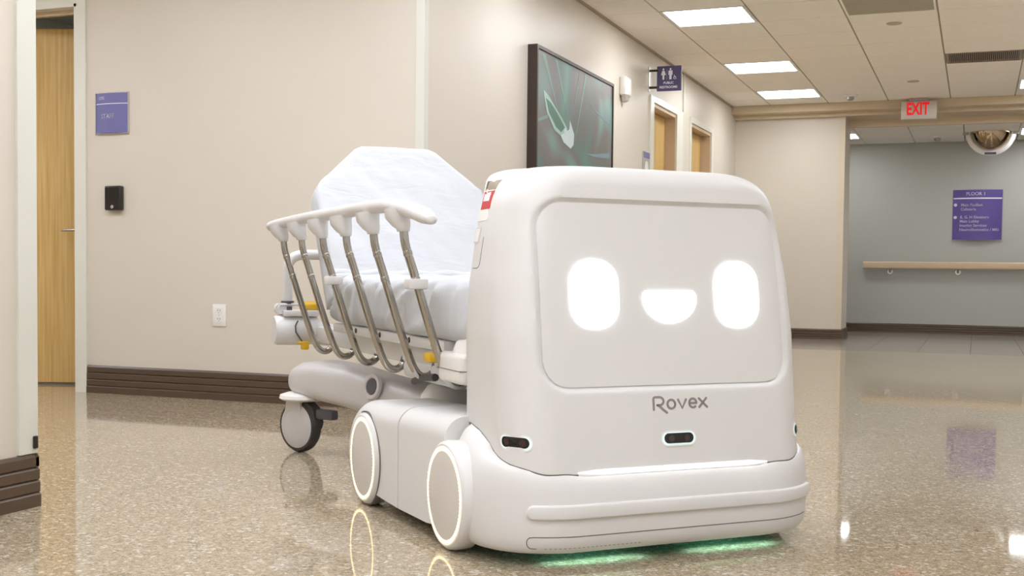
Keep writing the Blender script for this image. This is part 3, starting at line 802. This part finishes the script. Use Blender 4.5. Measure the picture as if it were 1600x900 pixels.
# sticker and service hatch on the left side of the head
def side_f(x, z, off):                              # x = distance forward (v) along the left side
    z += .001; return L(-hw_side(z, x) - off, x, z)
stk = plate([(-.304, .920), (-.243, .921), (-.257, .818), (-.32, .815)][::-1], -.001, .0012, 3, 'warning_label', 'white_pl', RO, side_f)
plate([(-.300, .917), (-.247, .918), (-.251, .895), (-.304, .893)][::-1], 0, .0018, 2, 'label_pictogram', 'olive', stk, side_f)
plate([(-.298, .915), (-.290, .916), (-.292, .898), (-.300, .897)][::-1], 0, .0021, 2, 'label_pictogram', 'black_pl', stk, side_f)
plate([(-.305, .890), (-.251, .891), (-.255, .846), (-.310, .845)][::-1], 0, .0018, 2, 'label_band', 'red', stk, side_f)
plate([(-.300, .884), (-.264, .884), (-.267, .866), (-.302, .866)][::-1], 0, .0021, 2, 'label_mark', 'signtext', stk, side_f)
tg = plate([(-.318, .800), (-.286, .800), (-.290, .762), (-.322, .762)][::-1], -.001, .0014, 2, 'data_tag', 'wheel_face', RO, side_f)
plate([(-.315, .797), (-.289, .797), (-.293, .765), (-.319, .765)][::-1], 0, .0018, 2, 'tag_field', 'white_pl', tg, side_f)
MB().box(L(-.46, -.70, .012), L(-.36, -.79, .046), .004, 1).build('skid_foot', 'pewter', RO)
mb = MB(); ribbon(mb, [(-.262, .775), (-.263, .72)] + [(-.283 + .02 * math.cos(a), .712 + .014 * math.sin(a)) for a in np.linspace(0, -PI / 2, 8)] + [(-.305, .698)], .0018, side_f, .0007)
mb.build('hatch_seam', 'seam', RO, smooth=0)

# base skirt with bumper
BW, BA, BB, BV = .477, .22, .19, .026
def base_pt(t_):   # plan contour, t in arc units; returns (u, v, nu, nv)
    sg = 1 if t_ >= 0 else -1; t_ = abs(t_); a = BW - BA
    if t_ <= a: return (sg * t_, BV, 0, 1)
    q = (t_ - a) / .33
    if q <= 1:
        th = q * PI / 2; nu, nv = math.sin(th) / BA, math.cos(th) / BB; n_ = math.hypot(nu, nv)
        return (sg * (a + BA * math.sin(th)), BV - BB + BB * math.cos(th), sg * nu / n_, nv / n_)
    return (sg * BW, BV - BB - (t_ - a - .33), sg, 0)
BPROF = [(.060, .030), (.034, .031), (.016, .037), (.006, .050), (.001, .072), (0, .105), (.001, .135), (.003, .158), (.007, .178), (.013, .195), (.021, .208), (.031, .2155), (.042, .218), (.07, .2185), (.16, .2185)]
TEND = BW - BA + .33 + .118
def kfil(t_): return float(np.interp(abs(t_), [.24, .33, .40, .47, .56, .66], [1.0, .62, .50, .62, 1.2, 1.9]))
def ztop(t_): return float(np.interp(abs(t_), [.25, .348, .447, .55, .605, .655, .735], [.218, .226, .238, .262, .285, .306, .322]))
rows = []
for t_ in np.linspace(-TEND, TEND, 220):
    u0, v0, nu, nv = base_pt(float(t_)); zt = ztop(t_); row = []
    for dd, z in BPROF:
        if z > .10: z = .10 + (z - .10) * (zt - .10) / (.218 - .10)
        if z > .12: dd *= kfil(t_)
        row.append(L(u0 - nu * dd, v0 - nv * dd, z))
    rows.append(row)
mb = MB(); mb.grid(rows); mb.ngon(rows[0]); mb.ngon(rows[-1])
skirt = mb.build('front_skirt', 'robot', RO, smooth=50)
def skirt_f(x, z, off):
    u0, v0, nu, nv = base_pt(x); zt = ztop(x); zz = z if z < .10 else .10 + (z - .10) * .118 / (zt - .10)
    dd = float(np.interp(zz, [q[1] for q in BPROF[1:-1]], [q[0] for q in BPROF[1:-1]]))
    return L(u0 - nu * (dd - off), v0 - nv * (dd - off), z)
# raised bumper bar and lower hatch line
def bar(x0, x1, z0, z1, off, name, m):
    hh_ = (z1 - z0) / 2; zc = (z0 + z1) / 2; rows = []; c_ = [hh_ * (1 - math.cos(a)) for a in np.linspace(0, PI / 2, 9)]
    for x in [x0 + q for q in c_] + list(np.linspace(x0 + hh_, x1 - hh_, 56)[1:-1]) + [x1 - q for q in c_[::-1]]:
        e = min(x - x0, x1 - x); h2 = hh_ * math.sqrt(max(1 - max(1 - e / hh_, 0) ** 2, .0025))
        rows.append([skirt_f(x, zc + h2 * q, off * o_) for q, o_ in ((-1, -.15), (-.97, .5), (-.88, .9), (-.7, 1.0), (0, 1.02), (.7, 1.0), (.88, .9), (.97, .5), (1, -.15))])
    mb = MB(); mb.grid(rows); mb.ngon(rows[0]); mb.ngon(rows[-1]); return mb.build(name, m, skirt, smooth=60)
bar(-.392, .46, .117, .152, .0085, 'bumper_bar', 'robot')
mb = MB()
out = [(x, .0765) for x in np.linspace(.42, -.375, 50)] + [(-.38 + .012 * math.cos(a), .0625 + .014 * math.sin(a)) for a in np.linspace(PI / 2, PI * 1.5, 9)][1:] + [(-.37, .0485)]
ribbon(mb, out, .0022, skirt_f, .0006); 
for k in range(22):
    x = -.35 + k * .0115; mb.add([skirt_f(x, .0478, .0006), skirt_f(x + .006, .0478, .0006), skirt_f(x + .006, .0492, .0006), skirt_f(x, .0492, .0006)], [(0, 1, 2, 3)])
mb.build('hatch_seam', 'seam', skirt, smooth=0)
# light strip on the ledge between head and bumper
mb = MB(); n = 40; rows = []
for k in range(n + 1):
    x = -.262 + .532 * k / n; e = min(k, n - k) / 4; h_ = .0050 * min(1, .15 + e * .85)
    p0 = head_pt(x, .2205 - h_, .0012); p1 = head_pt(x, .2205 + h_, .0012); q0 = head_pt(x, .2205 - h_, -.004); q1 = head_pt(x, .2205 + h_, -.004)
    rows.append([q0, p0, p1, q1])
mb.grid(rows); mb.ngon(rows[0]); mb.ngon(rows[-1]); mb.build('light_strip', 'strip', RO, smooth=0)
# dark ribbon painted for the shadow gap where head meets skirt
TT = [(t_,) + base_pt(float(t_)) for t_ in np.linspace(0, TEND, 300)]
def joint_z(s_):
    z = .23
    for _ in range(12):
        p = head_pt(s_, z); u0, v0 = abs(p[0]), -p[1]
        t_, bu, bv, nu, nv = min(TT, key=lambda q: (q[1] - u0) ** 2 + (q[2] - v0) ** 2)
        dd = max((bu - u0) * nu + (bv - v0) * nv, 0); zt = ztop(t_); k_ = kfil(t_)
        zz = float(np.interp(dd / k_, [q[0] for q in BPROF[5:]], [q[1] for q in BPROF[5:]]))
        z = .10 + (zz - .10) * (zt - .10) / .118
    return z
for s0, s1 in ((-.70, -.262), (.272, .70)):
    ss = [float(q) for q in np.linspace(s0, s1, 70)]; zz = [joint_z(q) for q in ss]
    zz = [sum(zz[max(0, i - 2):i + 3]) / len(zz[max(0, i - 2):i + 3]) for i in range(len(zz))]
    mb = MB(); mb.grid([[head_pt(q, z_ - .004, .0006), head_pt(q, z_ + .0022, .0006)] for q, z_ in zip(ss, zz)]); mb.build('joint_shadow', 'seam', RO, smooth=0, fix=False)
# chassis under the shell
MB().box(L(-.40, -.06, .07), L(.40, -.50, .19), .02, 2).build('chassis', 'dgrey', RO)
MB().box(L(-.30, -.34, .15), L(.30, -.56, .235), .03, 3).build('deck', 'robot', RO)

# side pods: outline in (v, z), rounded towards the outside
def pod(outline, flags, name, sgn, rr_=.058, inner=.29):   # flags: 1 where the edge leaving that corner is rounded over
    n = len(outline); P = [Vector(p) for p in outline]
    o_ = 1 if sum(P[i].x * P[(i + 1) % n].y - P[(i + 1) % n].x * P[i].y for i in range(n)) > 0 else -1
    E = [(P[(i + 1) % n] - P[i]).normalized() for i in range(n)]; NE = [Vector((e.y, -e.x)) * o_ for e in E]
    def uo(v_): return .488 - .045 * (v_ + .35)
    rows = []
    for t_ in np.linspace(0, PI / 2, 10):
        row = []
        for i in range(n):
            d0 = (rr_ if flags[i - 1] else .0035) * (1 - math.cos(t_)); d1 = (rr_ if flags[i] else .0035) * (1 - math.cos(t_))
            a_, b_ = NE[i - 1], NE[i]; det = a_.x * b_.y - a_.y * b_.x
            if abs(det) > .02: q = P[i] - Vector((d0 * b_.y - d1 * a_.y, a_.x * d1 - b_.x * d0)) / det
            else: q = P[i] - b_ * d1
            row.append(L(sgn * (uo(q.x) - rr_ * (1 - math.sin(t_))), q.x, q.y))
        rows.append(row)
    inn = [L(sgn * inner, P[i].x, P[i].y) for i in range(n)]
    mb = MB(); mb.grid([inn] + rows, cv=True); mb.ngon(inn); mb.ngon(rows[-1])
    return mb.build(name, 'robot', RO, smooth=50)
WV, WZC = -.90, .136
arcr = [(WV - .02 + .172 * math.cos(a) , WZC + .008 + .160 * math.sin(a)) for a in np.linspace(math.radians(215), math.radians(100), 14)]
rear = [(-.628, .034), (-.74, .038), (-.84, .042), (-.94, .045)] + arcr + [(-.74, .308), (-.628, .316)]
front = [(-.298, .045), (-.42, .035), (-.622, .034), (-.622, .316), (-.45, .322), (-.298, .327)]
PODS = []
for sgn in (-1, 1):
    PODS.append(pod(rear, [0, 0, 0, 0] + [1] * 15 + [0], 'rear_pod', sgn))
    PODS.append(pod(front, [0, 0, 0, 1, 1, 0], 'side_pod', sgn))
    MB().box(L(sgn * .47, -.60, .06), L(sgn * .31, -.645, .30)).build('pod_joint', 'seam', RO, smooth=0)
# wheels with light rings
def wheel(v_, sgn, face, name):
    t = empty(name, L(sgn * face, v_, .136)); t.parent = RO
    ax = (sgn, 0, 0)
    MB().lathe([(0, -.062), (.125, -.062), (.134, -.054), (.136, -.02), (.133, -.006), (.126, 0), (.1215, 0)], (0, 0, 0), ax, 72).build('wheel_tread', 'robot', t)
    MB().lathe([(.1225, -.001), (.1225, .001), (.109, .001), (.109, -.001)], (0, 0, 0), ax, 72).build('ring_light', 'ring', t, smooth=0)
    MB().lathe([(0, .0022), (.104, .0022), (.1092, .0008), (.1092, -.004)], (0, 0, 0), ax, 72).build('wheel_face', 'wheel_face', t)
    bd = None
    for k in range(72):
        a = 2 * PI * k / 72; loc = (sgn * .0012, .1145 * math.sin(a), .1145 * math.cos(a))
        if bd is None:
            bd = MB().lathe([(0, .0020), (.0028, .0014), (.0040, 0)], (0, 0, 0), ax, 8).build('light_bead', 'bead', t)
        else:
            o = bpy.data.objects.new('light_bead', bd.data); COL.objects.link(o); o.parent = t; bd2 = o
            o.location = loc; continue
        bd.location = loc
    if 'rear' in name: MB().lathe([(.1365, 0), (.1395, 0), (.1395, -.02), (.1365, -.02)], (0, 0, 0), ax, 64).build('wheel_arch', 'seam', t, smooth=0).location.x = -sgn * .010
    return t
for sgn in (-1, 1):
    wheel(-.270, sgn, .497 if sgn < 0 else .468, 'drive_wheel'); wheel(WV, sgn, .520, 'rear_wheel')
# clamp arm box beside the head
t = MB().box(L(-.422, -.36, .397), L(-.22, -.53, .477), .014, 3).build('clamp_arm', 'white_pl', RO)
MB().lathe([(0, .055), (.03, .05), (.055, .03), (.066, 0)], L(-.345, -.44, .474), (0, 0, 1), 24).build('clamp_cap', 'white_pl', t)
MB().box(L(-.30, -.44, .10), L(-.20, -.53, .40), .02, 2).build('clamp_post', 'white_pl', t)
MB().box(L(-.423, -.359, .432), L(-.219, -.531, .434)).build('clamp_seam', 'seam', t, smooth=0)
# teal lamps under the bumper
for ux in (-.20, .20):
    g = MB().box(L(ux - .10, -.045, .056), L(ux + .10, -.070, .066), .003, 1).build('underglow_lamp', 'teal', RO, smooth=0)
    ld = bpy.data.lights.new('underglow_light', 'AREA'); ld.shape = 'RECTANGLE'; ld.size = .26; ld.size_y = .03; ld.energy = .12; ld.color = (.40, .80, .70); ld.spread = math.radians(115)
    lo = bpy.data.objects.new('underglow_light', ld); COL.objects.link(lo); lo.parent = RO; lo.location = L(ux, -.055, .050); lo.rotation_euler = (math.radians(-38), 0, 0)

# ================================================================== GURNEY (same local frame)
GU, GV = -.08, -1.25
ca, sa = math.cos(PI / 4), math.sin(PI / 4)
GO = empty('hospital_gurney', (-.673 + GU * ca + GV * sa, 2.824 + GU * sa - GV * ca, 0), PI / 4, 'white hospital gurney with raised back and chrome side rail behind the robot', 'gurney')
Gc = lambda u_, v_, z_: (u_ - GU, -(v_ - GV), z_)
rnd = random.Random(3)
# mattress with gathered sheet
def wr(a, b): return math.sin(a * 23 + b * 17 + 1.3 * math.sin(a * 9)) * .5 + math.sin(a * 41 - b * 9 + 2 * math.sin(b * 7 + a * 5)) * .3 + math.sin(a * 71 + b * 33) * .2
sec = rrect(.335, .086, .055, 7); sec2 = []
for i, p in enumerate(sec):
    q = sec[(i + 1) % len(sec)]; dd = math.hypot(q[0] - p[0], q[1] - p[1]); k = max(1, int(dd / .02))
    sec2 += [(p[0] + (q[0] - p[0]) * j / k, p[1] + (q[1] - p[1]) * j / k) for j in range(k)]
rows = []
V0, V1 = -.40, -1.70
for vv in np.linspace(V0, V1, 260):
    e = min(vv - V1, V0 - vv); sc_ = 1 - .10 * max(0, 1 - e / .06) ** 2; row = []
    for x, z in sec2:
        side_ = min(1, max(0, (abs(x) - .27) / .06)); am = .0075 * side_ * (1 if z < .06 else .4)
        ph = 19 * (vv - 1.0 * z) + 2.2 * math.sin(4.3 * vv) + 1.5 * z * math.sin(9 * vv) * 8
        rg = (1 - 2 * abs(math.sin(ph))) * .6 + (1 - 2 * abs(math.sin(1.83 * ph + 1 + 3 * z))) * .35
        dx = am * 1.7 * rg * (1 if x > 0 else -1)
        top = .004 * max(0, z) / .08 * wr(vv * .5, x * .6)
        row.append(Gc(GU + x * sc_ + dx, vv, .585 + z * sc_ + top))
    rows.append(row)
mb = MB(); mb.grid(rows, cv=True); mb.ngon(rows[0]); mb.ngon(rows[-1])
mat_o = mb.build('mattress', 'sheet', GO, smooth=80)
# raised back section
bv, bz = -1.70, .60
dn = Vector((-.30, .545)).normalized(); nn = Vector((dn.y, -dn.x))      # along, facing the foot (v, z)
S1, S2 = .425, .628
outl = [(-.335, -.04), (.335, -.04), (.338, S1 - .01), (.330, S1 + .02), (.165, S2 - .015), (.135, S2), (-.135, S2), (-.165, S2 - .015), (-.330, S1 + .02), (-.338, S1 - .01)]
def dense(ol, st):
    out = []
    for i, p in enumerate(ol):
        q = ol[(i + 1) % len(ol)]; k = max(1, int(math.hypot(q[0] - p[0], q[1] - p[1]) / st))
        out += [(p[0] + (q[0] - p[0]) * j / k, p[1] + (q[1] - p[1]) * j / k) for j in range(k)]
    return out
od = dense(outl, .02); cxy = (0, .27)
def bk(x, s, h_):
    fold = .0025 * wr(s * .9 + x * .5, x * .9 - s * .3)
    hh_ = h_ + fold
    return Gc(GU + x, bv + dn.x * s + nn.x * hh_, bz + dn.y * s + nn.y * hh_)
rows = []
for h_, sc_ in ((-.055, .97), (-.04, 1.0), (.0, 1.0), (.03, .997), (.045, .985), (.053, .96)):
    rows.append([bk(cxy[0] + (x - cxy[0]) * sc_ + (.006 * wr(s * 2, h_ * 9) if .0 <= h_ < .05 and abs(x) > .3 else 0), cxy[1] + (s - cxy[1]) * sc_, h_) for x, s in od])
for t_ in np.linspace(.94, .02, 26): rows.append([bk(cxy[0] + (x - cxy[0]) * t_, cxy[1] + (s - cxy[1]) * t_, .055) for x, s in od])
mb = MB(); mb.grid(rows, cv=True); mb.ngon(rows[0]); mb.ngon(rows[-1])
mb.build('back_cushion', 'sheet', GO, smooth=80)
# folded sheet roll at the hinge
mb = MB(); mb.tube([Gc(GU - .335 + .67 * t_, -1.655 + .006 * math.sin(t_ * 19), .672 + .004 * math.sin(t_ * 31)) for t_ in np.linspace(0, 1, 30)], .020, 10); 
mb.tube([Gc(GU - .335 + .67 * t_, -1.60 + .006 * math.sin(t_ * 15 + 1), .664 + .003 * math.sin(t_ * 27)) for t_ in np.linspace(0, 1, 30)], .013, 8); mb.build('sheet_fold', 'sheet', GO, smooth=80)

# litter deck and frame
mb = MB(); mb.box(Gc(GU - .31, -.57, .468), Gc(GU + .31, -1.72, .50), .008, 2); mb.build('litter_deck', 'bedplastic', GO)
for s in (-1, 1):
    MB().box(Gc(GU + s * .21, -.57, .405), Gc(GU + s * .26, -2.22, .466), .006, 2).build('litter_rail', 'bedplastic', GO)
for v_ in (-.70, -1.0, -1.3, -1.6):
    MB().box(Gc(GU - .27, v_, .41), Gc(GU + .27, v_ - .05, .455), .006, 1).build('cross_member', 'bedplastic', GO)
for v_ in (-.62, -.66, -.86, -.90, -1.15, -1.42): MB().lathe([(0, .004), (.008, .003), (.009, 0)], Gc(GU - .3102, v_, .486), (-1, 0, 0), 10).build('deck_button', 'black_gloss', GO)
MB().box(Gc(GU - .27, -.60, .36), Gc(GU - .1, -1.05, .42), .02, 2).build('patient_weight_box', 'bedplastic', GO)
MB().box(Gc(GU - .335, -.615, .437), Gc(GU - .295, -.672, .463), .008, 2).build('yellow_release', 'yellow', GO)
MB().tube([Gc(GU - .28, -.90, .36), Gc(GU - .30, -.75, .385), Gc(GU - .30, -.66, .392)], .011, 8).build('black_strut', 'tire', GO)
# side rail: white top bar, six chrome posts
sr = empty('side_rail', Gc(-.525, -1.19, .4)); sr.parent = GO
S = lambda u_, v_, z_: (u_ + .5, -(v_ + 1.25), z_ - .4)
pts = [(-.5, -2.17, .852), (-.5, -2.12, .860), (-.5, -1.6, .868), (-.5, -.95, .870), (-.5, -.75, .869), (-.5, -.62, .861), (-.5, -.50, .845), (-.498, -.42, .830), (-.497, -.365, .816)]
def smoothp(pts, n=6):
    P = [Vector(p) for p in pts]; out = []
    for i in range(len(P) - 1):
        p0, p1, p2, p3 = P[max(i - 1, 0)], P[i], P[i + 1], P[min(i + 2, len(P) - 1)]
        for k in range(n):
            t_ = k / n; out.append(.5 * ((2 * p1) + (p2 - p0) * t_ + (2 * p0 - 5 * p1 + 4 * p2 - p3) * t_ ** 2 + (3 * p1 - p0 - 3 * p2 + p3) * t_ ** 3))
    return out + [P[-1]]
sp = smoothp(pts); mb = MB(); rad = [.0215 + .003 * min(1, i / (len(sp) * .6)) for i in range(len(sp))]; rad[0] = .012; rad[-6:] = [.0225, .0205, .0185, .0165, .0145, .0125]; rad[1] = .019
mb.tube([S(*p) for p in sp], rad, 14, ov=(1.08, .85)); mb.build('top_bar', 'bedplastic', sr, smooth=80)
posts = [-1.985, -1.705, -1.415, -1.135, -.85, -.58]
pp = smoothp([(-.500, 0, .825), (-.498, 0, .79), (-.492, 0, .755), (-.474, 0, .70), (-.452, 0, .63), (-.42, 0, .53), (-.390, 0, .445), (-.372, 0, .405), (-.352, 0, .385), (-.330, 0, .384), (-.312, 0, .398), (-.306, 0, .414)])
first = None
for k, v_ in enumerate(posts):
    if first is None:
        mb = MB(); mb.tube([S(p.x, -1.25, p.z) for p in pp], .0118, 14); first = mb.build('rail_post', 'chrome', sr, smooth=80); o = first
        mb = MB(); mb.tube([S(-.512, -1.262, .852), S(-.512, -1.260, .838), S(-.504, -1.253, .818), S(-.4995, -1.25, .806), S(-.499, -1.25, .794)], [.036, .034, .026, .020, .0165], 14); kn = mb.build('post_knuckle', 'bedplastic', o, smooth=80)
        for zc, rr_ in ((.742, .0126), (.668, .0126)):
            p = min(pp, key=lambda q: abs(q.z - zc)); MB().lathe([(0, -.011), (rr_ * .8, -.011), (rr_, -.006), (rr_, .006), (rr_ * .8, .011), (0, .011)], S(p.x, -1.25, p.z), (.22, 0, -1), 14).build('post_collar', 'chrome', o, smooth=60)
        mb = MB(); p = pp[-1]; mb.lathe([(0, -.012), (.0135, -.012), (.0135, .006), (0, .008)], S(p.x, -1.25, p.z), (.3, 0, 1), 12); ec = mb.build('post_end_cap', 'dgrey', o, smooth=60)
    else:
        o = copy_tree(first, sr)
    o.location = (0, -(v_ + 1.25), 0)
for v_ in (posts[2], posts[5]):
    p = min(pp, key=lambda q: abs(q.z - (.655)))
    MB().box(S(p.x - .030, v_ - .022, p.z - .014), S(p.x + .026, v_ + .022, p.z + .014), .006, 2).build('rail_clip', 'bedplastic', sr)
# lower pivot bar the posts hook onto
MB().box(S(-.292, -.57, .40), S(-.272, -2.1, .455)).build('pivot_plate', 'bedplastic', sr, smooth=0)
# head-end corner: bumper roller, push handle, levers
mb = MB(); mb.tube([Gc(-.500, -2.20, .452), Gc(-.49, -2.20, .452), Gc(-.40, -2.20, .45), Gc(-.33, -2.2, .449)], [.052, .060, .060, .056], 20); mb.build('corner_bumper', 'bedplastic', GO)
mb = MB(); mb.tube([Gc(-.37, -2.2, .447), Gc(-.25, -2.2, .425), Gc(-.12, -2.2, .405), Gc(.2, -2.2, .40)], [.048, .044, .040, .038], 16); mb.build('end_tube', 'bedplastic', GO)
mb = MB(); mb.box(Gc(-.47, -2.26, .505), Gc(-.33, -2.15, .53), .006, 2); mb.tube([Gc(-.478, -2.18, .515), Gc(-.485, -2.18, .535), Gc(-.48, -2.18, .552), Gc(-.32, -2.18, .552)], .006, 8)
mb.lathe([(0, -.02), (.022, -.02), (.022, .02), (0, .02)], Gc(-.475, -2.2, .535), (0, 1, 0), 16); mb.build('handle_bracket', 'bedplastic', GO)
mb = MB(); mb.tube(smoothp([Gc(-.445, -2.2, .53), Gc(-.445, -2.2, .66), Gc(-.443, -2.2, .705), Gc(-.425, -2.2, .735), Gc(-.39, -2.2, .748), Gc(-.30, -2.2, .75), Gc(.0, -2.2, .75)], 5), .020, 14); mb.build('push_handle', 'bedplastic', GO, smooth=80)
MB().lathe([(0, -.006), (.026, -.006), (.026, .006), (0, .006)], Gc(-.445, -2.2, .56), (0, 0, 1), 20).build('handle_collar', 'dgrey', GO)
MB().box(Gc(-.455, -2.17, .525), Gc(-.435, -2.165, .545)).build('bracket_button', 'dgrey', GO, smooth=0)
mb = MB(); mb.tube([Gc(-.385, -2.18, .545), Gc(-.375, -2.18, .545), Gc(-.32, -2.18, .542), Gc(-.312, -2.18, .541)], [.014, .021, .021, .016], 14); mb.build('yellow_lever', 'yellow', GO)
MB().box(Gc(-.405, -2.145, .375), Gc(-.375, -2.125, .408), .005, 2).build('yellow_tab', 'yellow', GO)
MB().box(Gc(-.42, -2.145, .398), Gc(-.375, -2.125, .408), .003, 1).build('yellow_tab', 'yellow', GO)
mb = MB(); mb.tube([Gc(-.418, -2.135, .49), Gc(-.428, -2.135, .47), Gc(-.426, -2.135, .445), Gc(-.40, -2.135, .405)], .003, 6); mb.build('cable', 'dgrey', GO)

# base hood: two raised arms out to the head-end casters and a spine
def hood_arm(sg):
    st = [(-.435, -2.015, .10, .225, .300), (-.430, -2.00, .13, .218, .322), (-.41, -1.94, .16, .212, .343), (-.37, -1.84, .17, .205, .355), (-.31, -1.70, .17, .195, .348), (-.25, -1.52, .17, .18, .325), (-.18, -1.34, .18, .17, .305), (-.12, -1.15, .20, .17, .29), (-.08, -.95, .22, .17, .285)]
    rows = []
    for i, (u_, v_, w_, z0, z1) in enumerate(st):
        a = st[max(i - 1, 0)]; b = st[min(i + 1, len(st) - 1)]; d_ = Vector((b[0] - a[0], b[1] - a[1])).normalized(); n_ = Vector((-d_.y, d_.x))
        row = []
        for q in rrect(w_ / 2, (z1 - z0) / 2, min(.05, (z1 - z0) * .45), 5):
            uu, v2 = u_ + n_.x * q[0], v_ + n_.y * q[0]
            row.append(Gc(GU + sg * (uu - GU), v2, (z0 + z1) / 2 + q[1]))
        rows.append(row)
    mb = MB(); mb.grid(rows, cv=True); mb.ngon(rows[0]); mb.ngon(rows[-1]); return mb.build('base_hood', 'hood', GO, smooth=70)
hood_arm(1); hood_arm(-1)
mb = MB(); mb.box(Gc(-.24, -.60, .17), Gc(.08, -1.75, .285), .05, 4); mb.build('base_spine', 'hood', GO)
MB().lathe([(0, .115), (.04, .112), (.072, .098), (.092, .07), (.103, .03), (.105, 0)], Gc(-.205, -1.0, .235), (0, 0, 1), 36).build('hydraulic_cover', 'white_pl', GO)
for v_ in (-.85, -1.55):
    MB().tube([Gc(GU, v_, .25), Gc(GU, v_, .46)], .055, 16).build('lift_column', 'bedplastic', GO)
mb = MB(); mb.lathe([(0, .003), (.027, .003), (.029, 0)], Gc(-.326, -1.445, .292), (-.93, -.36, .15), 20); ar = mb.build('arch_recess', 'dgrey', GO)
MB().lathe([(.029, 0), (.032, .004), (.043, .004), (.048, -.006)], Gc(-.326, -1.445, .292), (-.93, -.36, .15), 24).build('arch_rim', 'hood', GO)
def caster(u_, v_, rz):
    t = empty('caster', Gc(u_, v_, 0)); t.parent = GO; t.rotation_euler = (0, 0, rz)
    # rolling direction local y, axle local x
    MB().lathe([(.070, -.022), (.092, -.022), (.0985, -.012), (.1, 0), (.0985, .012), (.092, .022), (.070, .022)], (0, 0, .1), (1, 0, 0), 40).build('tire', 'tire', t)
    for s in (-1, 1):
        mb = MB(); mb.lathe([(0, .034), (.05, .033), (.078, .026), (.086, .020), (.086, .010)], (0, 0, .1), (s, 0, 0), 36)
        mb.prism([(-.062, .10), (-.035, .15), (-.03, .20), (.045, .20), (.055, .15), (.075, .10)], s * .010, s * .031, lambda p, d_: (d_, p[0], p[1]))
        mb.build('wheel_shroud', 'shroud', t)
    MB().prism(dense([(.045, .20), (.09, .17), (.105, .12), (.098, .095), (.085, .10), (.088, .13), (.07, .16), (.035, .19)], .03), -.02, .02, lambda p, d_: (d_, -p[0], p[1])).build('brake_fork', 'tire', t)
    mb = MB(); mb.lathe([(0, .0), (.085, .002), (.097, .010), (.094, .022), (.07, .030), (0, .032)], (.012, -.012, .196), (0, 0, 1), 32); mb.build('caster_cap', 'white_pl', t)
    mb = MB(); mb.box((-.018, -.10, .135), (.018, -.19, .172), .008, 2); mb.build('brake_pedal', 'dgrey', t)
    return t
caster(-.45, -1.955, math.radians(28)); caster(.29, -1.955, math.radians(8))
